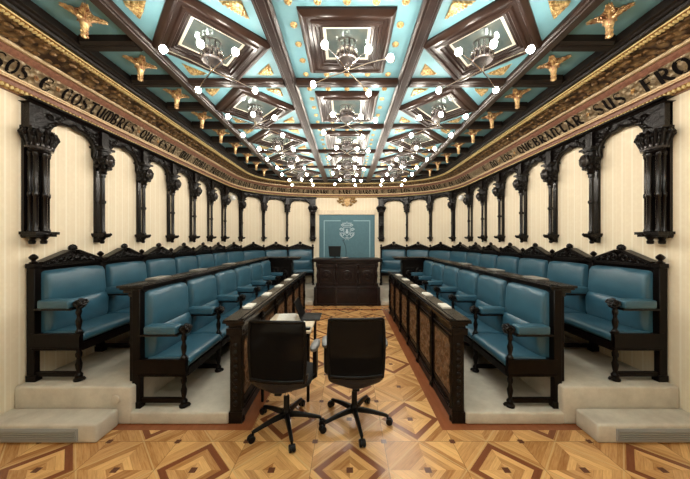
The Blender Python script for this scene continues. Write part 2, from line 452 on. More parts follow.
# ------------------------------------------------------------------ inscription (uncial letters, stroked)
def arc(cx, cy, rx, ry, a0, a1, n=9):
    return [(cx + rx * math.cos(math.radians(a0 + (a1 - a0) * k / n)), cy + ry * math.sin(math.radians(a0 + (a1 - a0) * k / n))) for k in range(n + 1)]
T, t_ = .22, .075
GL = {
 'S': [(arc(.36, .73, .26, .24, 35, 200) + [(.2, .55), (.45, .48)] , t_), ([(.14, .72), (.22, .56), (.5, .45), (.62, .28)], T), (arc(.36, .27, .27, .25, 20, -150), t_), (arc(.2, .16, .05, .05, 0, 300), .06)],
 'O': [(arc(.40, .5, .32, .46, 0, 360, 18), t_), (arc(.36, .5, .26, .42, 110, 250), T), (arc(.44, .5, .26, .42, -70, 70), T * .8)],
 'E': [(arc(.42, .5, .34, .47, 60, 300, 14), t_), (arc(.36, .5, .26, .43, 115, 245), T), ([(.15, .52), (.62, .52)], t_), ([(.62, .95), (.66, .72)], t_), ([(.62, .05), (.70, .28)], t_)],
 'C': [(arc(.42, .5, .34, .47, 60, 300, 14), t_), (arc(.36, .5, .26, .43, 115, 245), T), ([(.60, .95), (.66, .05)], t_), ([(.62, .95), (.5, .75)], .08)],
 'T': [([(.0, .90), (.76, .97)], .15), ([(.40, .92), (.36, .55), (.38, .22), (.5, .05), (.7, .12)], T)],
 'U': [([(.1, 1), (.2, .85), (.18, .35), (.3, .08)], T), ([(.3, .08), (.45, .03), (.62, .15)], t_), ([(.62, .98), (.62, .0)], T), ([(.62, .03), (.74, .02)], t_)],
 'M': [(arc(.25, .45, .2, .45, 80, 270), T * .8), ([(.42, 1), (.42, .0)], T), (arc(.60, .5, .22, .46, 100, -80), T * .7), ([(.05, .95), (.7, .97)], t_)],
 'B': [([(.18, 1), (.18, 0)], T), (arc(.3, .74, .26, .23, 90, -90), T * .7), (arc(.3, .27, .34, .26, 90, -90), T * .8)],
 'R': [([(.18, 1), (.18, 0)], T), (arc(.3, .72, .30, .25, 90, -90), T * .7), ([(.34, .48), (.5, .15), (.74, .0)], T)],
 'Q': [(arc(.40, .52, .32, .44, 0, 360, 18), t_), (arc(.36, .52, .26, .40, 110, 250), T), (arc(.44, .52, .26, .40, -70, 70), T * .8), ([(.4, .2), (.75, -.05)], .08)],
 'A': [([(.38, .98), (.12, 0)], .08), ([(.30, .98), (.64, .0)], T), ([(.1, .97), (.5, .99)], .07), ([(.2, .42), (.52, .42)], t_)],
 'N': [([(.16, 1), (.16, 0)], T), ([(.16, .82), (.4, .96), (.60, .78), (.58, .25), (.7, .02)], T * .8)],
 'D': [(arc(.38, .4, .32, .38, 0, 360, 16), t_), (arc(.34, .4, .26, .36, 110, 250), T), ([(.62, .5), (.45, .85), (.12, .97)], T * .8)],
 'I': [([(.3, 1), (.3, 0)], T), ([(.15, .99), (.45, .99)], t_), ([(.15, .01), (.45, .01)], t_)],
 'L': [([(.2, 1), (.2, .05)], T), ([(.2, .04), (.45, .02), (.7, .2)], .09)],
 'G': [(arc(.42, .5, .34, .47, 60, 320, 14), t_), (arc(.36, .5, .26, .43, 115, 245), T), ([(.66, .1), (.66, .48), (.45, .48)], .1)],
 'F': [([(.22, .9), (.22, 0)], T), ([(.1, .98), (.3, .9), (.7, .97)], .11), ([(.22, .5), (.55, .55)], .09)],
 'V': [([(.1, 1), (.2, .4), (.4, .0)], T), ([(.4, .0), (.66, .5), (.6, .98)], .08)],
 'P': [([(.2, 1), (.2, 0)], T), (arc(.32, .72, .30, .25, 90, -90), T * .8)],
 'H': [([(.16, 1), (.16, 0)], T), ([(.16, .5), (.45, .6), (.62, .4), (.55, .02)], T * .8)],
}
txt = MB()
def band_pt(s, h):      # h 0..1 up the inscription band
    o = .115 + .085 * (.03 + .92 * h) + .004; z = 3.078 + .122 * (.03 + .92 * h) - .004
    p, n = at_s(s, o); return (p.x, p.y, z)
def glyph(ch, s0, wd):
    for pts, wdt in GL[ch]:
        vs = []; n = len(pts)
        for i, (x, y) in enumerate(pts):
            x0, y0 = pts[max(i - 1, 0)]; x1, y1 = pts[min(i + 1, n - 1)]
            dx, dy = x1 - x0, y1 - y0; L = math.hypot(dx, dy) or 1
            nx, ny = -dy / L * wdt / 2, dx / L * wdt / 2
            vs.append(band_pt(s0 + (x + nx) * wd / .78, y + ny)); vs.append(band_pt(s0 + (x - nx) * wd / .78, y - ny))
        txt.add(vs, [(2 * i, 2 * i + 1, 2 * i + 3, 2 * i + 2) for i in range(n - 1)])
def word(wrd, s0, s1):
    wd = (s1 - s0) / len(wrd)
    for k, ch in enumerate(wrd): glyph(ch, s0 + k * wd, wd * .92)
for wrd, d0, d1 in (('USOS', 2.12, 2.47), ('E', 2.55, 2.66), ('COSTUMBRES', 2.75, 3.70), ('QUE', 3.79, 4.08), ('ESTA', 4.17, 4.56), ('MUI', 4.70, 5.0)):
    word(wrd, s_left(d0), s_left(d1))
for wrd, d0, d1 in (('FRO', 2.66, 2.26), ('SUS', 3.16, 2.80), ('QUEBRANTAR', 4.56, 3.32), ('LOS', 5.04, 4.75), ('NO', 5.42, 5.2), ('E', 5.72, 5.6)):
    word(wrd, SL - s_left(d0), SL - s_left(d1))
# the remaining words are too small in the photograph to read for certain
s = s_left(5.12)
for wrd in ('NOBLE', 'PROVINCIA', 'DE', 'ALAVA', 'TIENE', 'E', 'QUE', 'LOS', 'GUARDARE', 'E', 'HARE', 'GUARDAR', 'E', 'QUE', 'LOS', 'GUARDARAN', 'E', 'DE', 'GUARDAR'):
    L = len(wrd) * .105
    if s + L > SL - s_left(5.8): break
    word(wrd, s, s + L); s += L + .09
txt.build('inscription', M['letter'], corn, smooth=False)
mb = MB()
for s in [s_left(2.51), s_left(2.70), s_left(3.745), s_left(4.125), SL - s_left(2.73), SL - s_left(3.24), SL - s_left(4.66), SL - s_left(5.12)]:
    p, n = at_s(s, .165)
    for a in range(5):
        mb.ball((0, .012 * math.cos(a * 1.256), .018 * math.sin(a * 1.256)), (.005, .012, .012), 6, 4, Matrix.Translation((p.x, p.y, 3.14)) @ Matrix.Rotation(math.atan2(n.y, n.x), 4, 'Z'))
mb.build('gilt_leaf', M['antique'], corn)

# ------------------------------------------------------------------ ceiling ribs
XR1, XR2, XC = .613, 1.76, 1.187
DB = [.69 + 1.15 * k for k in range(7)]          # .69 1.84 2.99 ... 7.59
ribn = [3]
def rib_profile(wd, zt): h = wd / 2; return [(-h, zt), (-h, ZB + .028), (-h * .82, ZB + .022), (-h * .70, ZB + .008), (-h * .45, ZB + .008), (-h * .38, ZB), (h * .38, ZB), (h * .45, ZB + .008), (h * .70, ZB + .008), (h * .82, ZB + .022), (h, ZB + .028), (h, zt)]
def rib(x0, y0, x1, y1, wd, mat, label=None):
    d = Vector((x1 - x0, y1 - y0, 0)); L = d.length; d.normalize(); n = Vector((-d.y, d.x, 0))
    pr = rib_profile(wd, ZS if mat == M['beam_dark'] or abs(x0) > 1.7 and x0 == x1 else ZC); vs = []
    for e in ((x0, y0), (x1, y1)):
        for q, z in pr: vs.append((e[0] + n.x * q, e[1] + n.y * q, z))
    k = len(pr)
    mb = MB().add(vs, [(i, i + 1, i + 1 + k, i + k) for i in range(k - 1)] + [tuple(range(k)), tuple(range(k, 2 * k))[::-1]])
    o = mb.build('trim_%d' % ribn[0], mat); ribn[0] += 1
    return struct(o, label, 'ceiling beam')
sd = lambda x: 'left' if x < 0 else 'right'
ORD = ['nearest', 'second', 'third', 'fourth', 'fifth', 'farthest']
for x, q in ((-XR1, 8.0), (XR1, 8.0), (-XR2, 7.72), (XR2, 7.72)):
    rib(x, -1.0, x, q, .14, M['beam'], 'moulded walnut ceiling beam running to the far end, %s %s' % ('inner' if abs(x) < 1 else 'outer', sd(x)))
for k, D in enumerate(DB):
    xe = inner_x(D, .70)
    rib(-XR1 + .07, D, XR1 - .07, D, .13, M['beam'])
    for s in (-1, 1):
        rib(s * (XR1 + .07), D, s * (XR2 - .07), D, .13, M['beam'])
        if xe > XR2 + .1: rib(s * (XR2 + .07), D, s * xe, D, .13, M['beam_dark'])
sideD = []
for k in range(-1, 14):
    Dm = .69 + .575 * (k + .5)
    Db = .69 + .575 * (k + 1)
    if (k + 1) % 2 and inner_x(Db, .7) > XR2 + .1:
        xe = inner_x(Db, .70)
        for s in (-1, 1): rib(s * (XR2 + .07), Db, s * xe, Db, .12, M['beam_dark'])
    if Dm > 1.9 and inner_x(Dm, .7) > 2.2: sideD.append(Dm)

# ------------------------------------------------------------------ coffers
def frame_mesh(hx, hy, prof, diamond):
    """prof: (inset 0..1 between outer and centre, z) mitred frame"""
    vs = []; n = len(prof)
    for q, z in prof:
        ax, ay = hx * (1 - q), hy * (1 - q)
        cs = [(ax, 0), (0, ay), (-ax, 0), (0, -ay)] if diamond else [(ax, ay), (-ax, ay), (-ax, -ay), (ax, -ay)]
        vs += [(x, y, z) for x, y in cs]
    fs = []
    for i in range(n - 1):
        for c in range(4): fs.append((i * 4 + c, i * 4 + (c + 1) % 4, (i + 1) * 4 + (c + 1) % 4, (i + 1) * 4 + c))
    return MB().add(vs, fs)
def z_(d): return ZC - d
FP = [(0, z_(0)), (0, z_(.018)), (.05, z_(.040)), (.09, z_(.048)), (.13, z_(.048)), (.15, z_(.036)), (.22, z_(.036)), (.245, z_(.050)), (.30, z_(.050)), (.32, z_(.034)),
      (.37, z_(.034)), (.385, z_(.022)), (.43, z_(.020)), (.445, z_(.004))]
fD = frame_mesh(.535, .565, FP, True).mesh('moulded_frame', M['beam'], ang=25)
FS = [(q * 1.06, z) for q, z in FP]
fS = frame_mesh(.372, .385, FS, False).mesh('moulded_frame', M['beam'], ang=25)
def ringm(hx, hy, q0, q1, z, diamond, name, mat): return frame_mesh(hx, hy, [(q0, z), (q1, z)], diamond).mesh(name, mat, smooth=False)
bD = ringm(.535, .565, .445, .50, z_(.006), True, 'cream_border', M['cream'])
bS = ringm(.372, .385, .47, .54, z_(.006), False, 'cream_border', M['cream'])
def pane(hx, hy, q, diamond):
    ax, ay = hx * (1 - q), hy * (1 - q)
    cs = [(ax, 0), (0, ay), (-ax, 0), (0, -ay)] if diamond else [(ax, ay), (-ax, ay), (-ax, -ay), (ax, -ay)]
    m = MB(); m.prism(cs, z_(.004), z_(.0), axis='z'); return m.mesh('glass_pane', M['mirror'], smooth=False)
pD = pane(.535, .565, .50, True); pS = pane(.372, .385, .54, False)
# gilt corner leaf: right-angled fan, right angle at the local origin, legs along +x,+y
mb = MB()
mb.prism([(0, 0), (.165, 0), (0, .165)], z_(.006), ZC, axis='z')
for k in range(7):
    a = math.radians(4 + k * 13.7); L = .15 / (math.cos(a) + math.sin(a)) * .98
    for q in range(4):
        r = L * (.18 + .24 * q)
        mb.ball((0, 0, 0), (.022, .011, .014), 6, 4, Matrix.Translation((r * math.cos(a) + .004, r * math.sin(a) + .004, z_(.010))) @ Matrix.Rotation(a, 4, 'Z'))
cornerM = mb.mesh('gilt_corner_leaf', M['gold'])
mb = MB().lathe([(.001, -.026), (.010, -.024), (.013, -.015), (.024, -.014), (.030, -.006), (.026, 0), (.001, 0)], n=12)
for k in range(8): mb.ball((.021 * math.cos(k * PI / 4), .021 * math.sin(k * PI / 4), -.012), (.008, .008, .007), 6, 4)
knobM = mb.mesh('gilt_rosette', M['gold'])

def Tm(x, y, z=0, rz=0, s=(1, 1, 1)): return Matrix.Translation((x, y, z)) @ Matrix.Rotation(rz, 4, 'Z') @ Matrix.Diagonal((*s, 1))
rowD = [DB[k] + .575 for k in range(1, 6)] + [8.0]
rows = [(DB[k] + DB[k + 1]) / 2 for k in range(1, 6)]
# the last row is cut by the curved end; it is the fifth one that still fits whole
for i, D in enumerate(rows):
    o = tag(empty('square_coffer', (0, D, ZC)), 'teal central ceiling coffer with ring of gold rosettes, %s from the camera' % ['the nearest', 'second', 'third', 'fourth', 'fifth'][i], 'ceiling coffer', 'square coffers down the middle of the ceiling')
    inst(fS, 'moulded_frame', o, Tm(0, D)); inst(bS, 'cream_border', o, Tm(0, D)); inst(pS, 'glass_pane', o, Tm(0, D))
    for a in range(-2, 3):
        for c in range(-2, 3):
            if max(abs(a), abs(c)) == 2: inst(knobM, 'gilt_rosette', o, Tm(a * .2125, D + c * .218, ZC))
    for s in (-1, 1):
        o = tag(empty('diamond_coffer', (s * XC, D, ZC)), 'teal %s ceiling coffer with dark diamond frame, %s from the camera' % (sd(s), ['the nearest', 'second', 'third', 'fourth', 'fifth'][i]), 'ceiling coffer', 'diamond coffers either side of the ceiling')
        inst(fD, 'moulded_frame', o, Tm(s * XC, D)); inst(bD, 'cream_border', o, Tm(s * XC, D)); inst(pD, 'glass_pane', o, Tm(s * XC, D))
        for a, c, rz in ((-1, -1, 0), (1, -1, PI / 2), (1, 1, PI), (-1, 1, -PI / 2)):
            inst(cornerM, 'gilt_corner_leaf', o, Tm(s * XC + a * .425, D + c * .435, 0, rz))
# pendants
mb = MB()
for k in range(4):
    a = PI / 4 + k * PI / 2
    m = Tm(0, 0, ZS, a, (.82, .72, .8))
    mb.tube([(.015, 0, -.09), (.05, 0, -.055), (.09, 0, -.03), (.165, 0, -.008)], [.014, .018, .014, .003], 6, m)
    for q in range(5):
        for sgn in (-1, 1):
            x0 = .035 + q * .025; mb.tube([(x0, sgn * .008, -.06 + x0 * .32), (x0 + .02, sgn * (.042 - q * .006), -.05 + x0 * .25), (x0 + .035, sgn * (.050 - q * .008), -.03 + x0 * .1)], [.010, .009, .002], 5, m)
    for q, sgn in ((.05, 1), (.05, -1), (.09, 1), (.09, -1), (.13, 1), (.13, -1)):
        mb.ball((q, sgn * (.034 - q * .12), -.012), (.022, .012, .010), 6, 4, m)
    a = k * PI / 2; m = Tm(0, 0, ZS, a)
    mb.tube([(.012, 0, -.075), (.04, 0, -.055), (.06, 0, -.06)], [.014, .014, .004], 6, m)
mb.lathe([(.001, -.200), (.012, -.196), (.018, -.178), (.015, -.155), (.022, -.145), (.020, -.125), (.028, -.10), (.036, -.070), (.032, -.03), (.05, 0)], (0, 0, ZS), 10)
for q in range(3):
    for k in range(6):
        a = k * PI / 3 + q; mb.ball((.019 * math.cos(a), .019 * math.sin(a), ZS - .180 + q * .03), (.008, .008, .012), 5, 4)
pendM = mb.mesh('gilt_pendant', basic('red_and_gold_pendant', (.78, .58, .28), .38, .5, (.20, .05, .025), 26, .5, 60))
ordn = ['nearest', 'second', 'third', 'fourth', 'fifth', 'sixth', 'seventh', 'eighth', 'ninth', 'tenth', 'eleventh', 'twelfth']
for k, D in enumerate(sideD):
    for s in (-1, 1):
        o = inst(pendM, 'gilt_pendant'); o.matrix_basis = Tm(s * 2.03, D)
        tag(o, 'gold acanthus pendant hanging along the %s ceiling edge, %s from the camera' % (sd(s), ordn[k]), 'ornament', 'gold pendants along the ceiling edges')

# ------------------------------------------------------------------ ceiling lamps
mb = MB()
mb.lathe([(.02, 3.222), (.080, 3.224), (.087, 3.236), (.070, 3.242), (.070, 3.375), (.088, 3.378), (.088, 3.382)], n=20)
canM = mb.mesh('canister', M['chrome_d'])
mb = MB()
for tier in (3.236, 3.308):
    for k in range(12):
        a = 2 * PI * k / 12
        mb.lathe([(.004, 0), (.016, .006), (.018, .060), (.004, .066)], (.078 * math.cos(a), .078 * math.sin(a), tier), 8)
rodM = mb.mesh('chrome_rods', M['chrome'])
mb = MB()
for k in range(4):
    a = k * PI / 2 + .4; mb.tube([(.013 * math.cos(a), .013 * math.sin(a), 3.24), (.013 * math.cos(a), .013 * math.sin(a), 3.165)], .006, 6)
mb.ball((0, 0, 3.155), .016, 10, 6)
stemM = mb.mesh('stem', M['chrome'])
bulbM = MB().ball((0, 0, 0), (.026, .026, .030), 10, 7).mesh('bulb', M['bulb'], ang=80)
PC = [(-.167, -.36), (.164, -.31), (.348, -.21), (-.317, .165), (.214, .32)]
PL = [(-.22, -.31), (.095, -.367), (.32, -.28), (-.26, .26), (.29, .27)]
def lamp(x, D, pat, label):
    o = tag(empty('ceiling_lamp', (x, D, ZC)), label, 'ceiling lamp', 'chrome five-bulb lamps under the coffers')
    inst(canM, 'canister', o, Tm(x, D)); inst(rodM, 'chrome_rods', o, Tm(x, D)); inst(stemM, 'stem', o, Tm(x, D))
    for bx, by in pat:
        L = math.hypot(bx, by); a = math.atan2(by, bx)
        me = MB().tube([(0, 0, 3.155), (L * .12, 0, 3.145), (L * .5, 0, 3.145), (L * .88, 0, 3.128), (L * .93, 0, 3.125)], [.006, .006, .005, .005, .013], 6).mesh('arm', M['chrome'])
        ar = inst(me, 'arm', o, Tm(x, D, 0, a))
        b = bpy.data.objects.new('bulb', bulbM); col.objects.link(b); b.parent = ar; b.location = (L, 0, 3.12)
NMl = ['the nearest', 'second', 'third', 'fourth', 'fifth']
for i, D in enumerate(rows):
    lamp(0, D, PC, 'chrome lamp with five glowing bulbs on the centre line, %s from the camera' % NMl[i])
    lamp(-XC, D, PL, 'chrome lamp with five glowing bulbs over the left seats, %s from the camera' % NMl[i])
    lamp(XC, D, [(-a, b) for a, b in PL], 'chrome lamp with five glowing bulbs over the right seats, %s from the camera' % NMl[i])
D = .115
for x, pt, w_ in ((0, PC, 'on the centre line'), (-XC, PL, 'on the left'), (XC, [(-a, b) for a, b in PL], 'on the right')): lamp(x, D, pt, 'chrome lamp just over the camera position, %s' % w_)
D = DB[0] + .575
lamp(0, D, PC, 'chrome lamp above and behind the camera position on the centre line')
lamp(-XC, D, PL, 'chrome lamp above the camera position, left of it')
lamp(XC, D, [(-a, b) for a, b in PL], 'chrome lamp above the camera position, right of it')

# ------------------------------------------------------------------ platforms, steps
ZL, ZU = .11, .34
def mir(poly, s): return [(s * x, y) for x, y in poly]
for s in (-1, 1):
    mb = MB()
    mb.prism(mir([(1.07, 2.47), (1.96, 2.47), (1.96, 7.42), (.86, 7.42), (.86, 6.95), (1.07, 6.95)], s), 0, ZL, axis='z')
    o = mb.build('carpeted_platform', M['carpet'], bev=.018, seg=3)
    struct(o, 'beige carpeted lower platform under the %s front bench' % sd(s), 'platform')
    arcp = [at_s(q, .004)[0] for q in [s_left(6.5) + (SL / 2 - s_left(6.5)) * k / 16 for k in range(17)]]
    arcp = [(-p.x, p.y) for p in arcp]
    arcp[-1] = (0, arcp[-1][1])
    mb = MB().prism(mir([(1.94, 2.47), (2.996, 2.47)] + arcp + [(0, 7.62), (.86, 7.62), (.86, 7.40), (1.94, 7.40)], s), 0, ZU, axis='z')
    o = mb.build('carpeted_platform', M['carpet'], bev=.022, seg=3)
    struct(o, 'beige carpeted upper platform under the %s wall bench' % sd(s), 'platform')
    mb = MB().prism(mir([(2.045, 2.24), (2.995, 2.24), (2.995, 2.468), (2.045, 2.468)], s), 0, .155, axis='z')
    st = mb.build('carpeted_step', M['carpet'], bev=.02, seg=3)
    struct(st, 'low carpeted step with grey vent in front of the %s platform' % sd(s), 'step')
    mb = MB(); mb.box(s * 2.19, s * 2.99, 2.228, 2.238, .025, .125)
    for k in range(5): mb.box(s * 2.20, s * 2.98, 2.220, 2.230, .034 + k * .018, .043 + k * .018)
    mb.build('vent_grille', M['vent'], st, smooth=False)
mb = MB().lathe([(.001, 0), (.036, 0), (.040, .006), (.036, .014), (.001, .016)], n=20, m=Matrix.Translation((-2.07, 2.465, .232)) @ Matrix.Rotation(PI / 2, 4, 'X'))
o = mb.build('carpet_button', M['carpet']); tag(o, 'small round carpeted disc on the left upper platform face', 'disc')

# ------------------------------------------------------------------ arcades
def frame_at(s, off=0):
    p, n = at_s(s, off)
    # local +y = into the room, local x along the wall
    return Matrix.Translation((p.x, p.y, 0)) @ Matrix.Rotation(math.atan2(n.y, n.x) - PI / 2, 4, 'Z')
# single column
shaft = MB()
shaft.box(-.030, .030, .002, .030, 1.68, 2.95)
shaft.lathe([(.030, 1.735), (.036, 1.745), (.030, 1.76), (.024, 1.775), (.024, 2.09), (.034, 2.10), (.034, 2.125), (.024, 2.135), (.023, 2.40), (.032, 2.41), (.03, 2.43), (.03, 2.46)], (0, .085, 0), 12)
shaftM = shaft.mesh('shaft', M['polished'])
cap = MB()
cap.lathe([(.030, 2.44), (.042, 2.455), (.034, 2.47), (.052, 2.53), (.075, 2.60), (.078, 2.63), (.066, 2.64), (.066, 2.70), (.08, 2.71), (.08, 2.73)], (0, .09, 0), 10)
for k in range(8):
    a = 2 * PI * k / 8
    for q in range(3): cap.ball((.066 * math.cos(a + q * .4), .09 + .066 * math.sin(a + q * .4), 2.52 + q * .05), (.022, .022, .024), 6, 4)
# volutes either side of the mask
for s in (-1, 1):
    cap.tube([(s * .055 + .032 * math.cos(t * .5) * (1 - t / 16), .15 + .01 * math.sin(t * .2), 2.62 + .032 * math.sin(t * .5) * (1 - t / 16)) for t in range(14)], .010, 6)
for v in (2.74,): cap.box(-.085, .085, .005, .165, v - .012, v + .012)
cap.box(-.045, .045, .005, .12, 2.75, 2.93)
capM = cap.mesh('capital', M['carved'])
mk = MB()
mk.ball((0, .185, 2.60), (.045, .035, .060), 12, 8)
mk.ball((-.018, .212, 2.615), .009, 6, 4); mk.ball((.018, .212, 2.615), .009, 6, 4); mk.ball((0, .22, 2.597), (.010, .012, .018), 6, 4)
mk.tube([(-.02, .208, 2.568), (0, .214, 2.560), (.02, .208, 2.568)], .006, 5)
mk.tube([(.050 * math.cos(t * PI / 8), .18, 2.60 + .066 * math.sin(t * PI / 8)) for t in range(17)], .012, 6)
maskM = mk.mesh('mask', basic('polished_dark_mask', (.05, .045, .045), .22, .3, (.02, .015, .015), 20))
bas = MB()
bas.box(-.058, .058, .002, .150, 1.712, 1.738); bas.box(-.048, .048, .002, .135, 1.695, 1.714)
bas.lathe([(.010, 1.615), (.020, 1.62), (.026, 1.64), (.018, 1.655), (.040, 1.69), (.044, 1.70)], (0, .08, 0), 10)
bas.box(-.03, .03, .002, .06, 1.63, 1.70)
bas.tube([(0, .13, 1.70), (0, .165, 1.705), (0, .185, 1.725), (0, .175, 1.74)], [.016, .014, .010, .006], 6)
basM = bas.mesh('base_corbel', M['carved'])
# cluster pier
pw = .085
ps = MB(); ps.box(-pw, pw, .002, .035, 1.68, 2.93)
for u, v in ((-.055, .065), (.055, .065), (-.05, .125), (.05, .125), (0, .165)):
    ps.lathe([(.022, 1.735), (.028, 1.745), (.019, 1.77), (.019, 2.06), (.026, 2.07), (.026, 2.10), (.019, 2.11), (.019, 2.44), (.026, 2.45), (.026, 2.48)], (u, v, 0), 10)
pierM = ps.mesh('shaft', M['polished'])
pc = MB()
pc.lathe([(.07, 2.47), (.09, 2.485), (.08, 2.50), (.09, 2.54), (.11, 2.59), (.118, 2.62), (.11, 2.64), (.11, 2.68)], (0, .10, 0), 14)
for k in range(14):
    a = 2 * PI * k / 14
    if math.sin(a) * .11 + .10 < .02: continue
    pc.tube([(.09 * math.cos(a), .10 + .09 * math.sin(a), 2.53), (.115 * math.cos(a), .10 + .115 * math.sin(a), 2.60), (.130 * math.cos(a), .10 + .130 * math.sin(a), 2.65), (.12 * math.cos(a), .10 + .12 * math.sin(a), 2.69)], [.012, .017, .022, .008], 6)
    pc.ball((.138 * math.cos(a + .2), .10 + .130 * math.sin(a + .2), 2.635), .019, 6, 4)
    pc.ball((.125 * math.cos(a), .10 + .120 * math.sin(a), 2.675), .017, 6, 4)
pc.box(-.10, .10, .004, .15, 2.695, 2.715); pc.box(-.085, .085, .004, .10, 2.715, 2.93)
pcapM = pc.mesh('capital', M['carved'])
pr_ = MB()
for k in range(9):
    a = PI * k / 8; pr_.ball((.100 * math.cos(a), .10 + .100 * math.sin(a), 2.545), (.015, .015, .020), 6, 4)
pr_.lathe([(.085, 2.508), (.105, 2.512), (.108, 2.53), (.09, 2.54)], (0, .10, 0), 16)
pringM = pr_.mesh('capital_ring', maskM.materials[0])
pb = MB(); pb.box(-.105, .105, .002, .205, 1.712, 1.738); pb.box(-.092, .092, .002, .185, 1.69, 1.714)
for u, v in ((-.05, .08), (.05, .08), (0, .15)):
    pb.lathe([(.012, 1.62), (.026, 1.625), (.030, 1.65), (.02, 1.66), (.042, 1.69)], (u, v, 0), 10)
pb.tube([(0, .18, 1.70), (0, .235, 1.705), (0, .25, 1.73)], [.016, .012, .006], 6)
pbasM = pb.mesh('base_corbel', M['carved'])
def arch_mesh(wd):
    h = wd / 2 - .03; a = h - .005
    op = [(a, 2.50), (a, 2.57), (a * .86, 2.63), (a * .90, 2.69), (a * .84, 2.755), (a * .70, 2.81), (a * .50, 2.845), (a * .28, 2.852), (a * .14, 2.855), (0, 2.885)]
    opf = op + [(-x, z) for x, z in op[-2::-1]]
    mb = MB()
    # plate as strips between the opening and the outer edge
    vs = []; fs = []
    for x, z in opf:
        for y in (.02, .075): vs += [(x, y, z), (max(-h, min(h, x * (1.0 if abs(x) < h * .99 else 1))), y, 2.945)]
    n = len(opf)
    for i in range(n - 1):
        k = i * 4; q = (i + 1) * 4
        fs += [(k, k + 1, q + 1, q), (k + 2, q + 2, q + 3, k + 3), (k, q, q + 2, k + 2)]
    mb.add(vs, fs)
    mb.box(-h - .03, -a + .004, .02, .075, 2.50, 2.945); mb.box(a - .004, h + .03, .02, .075, 2.50, 2.945)
    mb.tube([(x, .08, z + .006) for x, z in opf], .011, 6)
    mb.tube([(x * .93, .07, z) for x, z in opf if abs(x) < a * .95], .008, 5)
    # carved leafage in the spandrels
    for s in (-1, 1):
        for q in range(9):
            t = q / 8; x = s * (h * (1 - .62 * t)); z = 2.70 + .19 * t + random.uniform(-.012, .012)
            mb.ball((x, .085, z + .02), (.022, .014, .020), 6, 4)
        mb.tube([(s * (h * .80 + .035 * math.cos(t * .55) * (1 - t / 18)), .088, 2.86 + .035 * math.sin(t * .55) * (1 - t / 18)) for t in range(15)], .008, 5)
        mb.ball((s * a * .87, .06, 2.632), (.016, .02, .016), 6, 4)
        mb.ball((s * a * .62, .06, 2.823), (.012, .018, .012), 6, 4)
    return mb.mesh('arch', M['carved'], ang=50)
archM = {}
for side in (-1, 1):
    S = [q if side < 0 else SL - q for q in colS]
    p0, _ = at_s(S[0]); 
    root = tag(empty('wooden_arcade', (p0.x, p0.y, 1.62)), 'black carved arcade of slender columns mounted on the %s wall' % sd(side), 'arcade', None)
    for k, s in enumerate(S):
        f = frame_at(s + (-.005 if side < 0 else .005) * (k == 0))
        if k == 0: f = f @ Matrix.Diagonal((1, .78, 1, 1))
        if k in (0, len(S) - 1):
            c = inst(pierM, 'clustered_column', root, f); prts = (('capital', pcapM), ('capital_ring', pringM), ('base_corbel', pbasM))
        else:
            c = inst(shaftM, 'column', root, f); prts = (('capital', capM), ('mask', maskM), ('base_corbel', basM))
        for nm, me in prts:
            o = bpy.data.objects.new(nm, me); col.objects.link(o); o.parent = c
        if k < len(S) - 1:
            a, _ = at_s(s, 0); b_, _ = at_s(S[k + 1], 0)
            wd = (b_ - a).length; key = round(wd, 2)
            if key not in archM: archM[key] = arch_mesh(wd)
            mid = (a + b_) / 2; d = (b_ - a) if side < 0 else (a - b_)
            ang = math.atan2(d.y, d.x)
            nrm = Vector((d.y, -d.x, 0)).normalized()
            inst(archM[key], 'arch', root, Matrix.Translation((mid.x, mid.y, 0)) @ Matrix.Rotation(math.atan2(nrm.y, nrm.x) - PI / 2, 4, 'Z'))
    lo, hi = (S[0] - .12, S[-1] + .12) if side < 0 else (S[-1] - .12, S[0] + .12)
    o = sweep([(.004, 2.93), (.09, 2.93), (.10, 2.945), (.125, 2.955), (.125, 2.973), (.004, 2.973)], 'top_rail', M['wood'], root, lo, hi)
    o.parent = root; o.matrix_basis = Matrix.Translation(-world_loc(root))

# dome cameras beside the sixth columns
for side in (-1, 1):
    p, n = at_s((colS[6] + .33) if side < 0 else SL - (colS[6] + .33), .08)
    o = tag(empty('dome_camera', (p.x, p.y, 2.72)), 'white round security camera on the %s curved wall under an arch' % sd(side), 'camera')
    loc_build(MB().lathe([(.03, -.075), (.06, -.07), (.06, -.045), (.03, -.04)], n=16, m=Matrix.Rotation(-PI / 2, 4, 'X')), 'bracket', M['white'], o, frame_at((colS[6] + .33) if side < 0 else SL - (colS[6] + .33), .0) @ Matrix.Translation((0, -.0, 2.72)))
    loc_build(MB().ball((0, .11, 0), .07, 14, 9), 'dome', M['white'], o, frame_at((colS[6] + .33) if side < 0 else SL - (colS[6] + .33), .0) @ Matrix.Translation((0, 0, 2.72)))

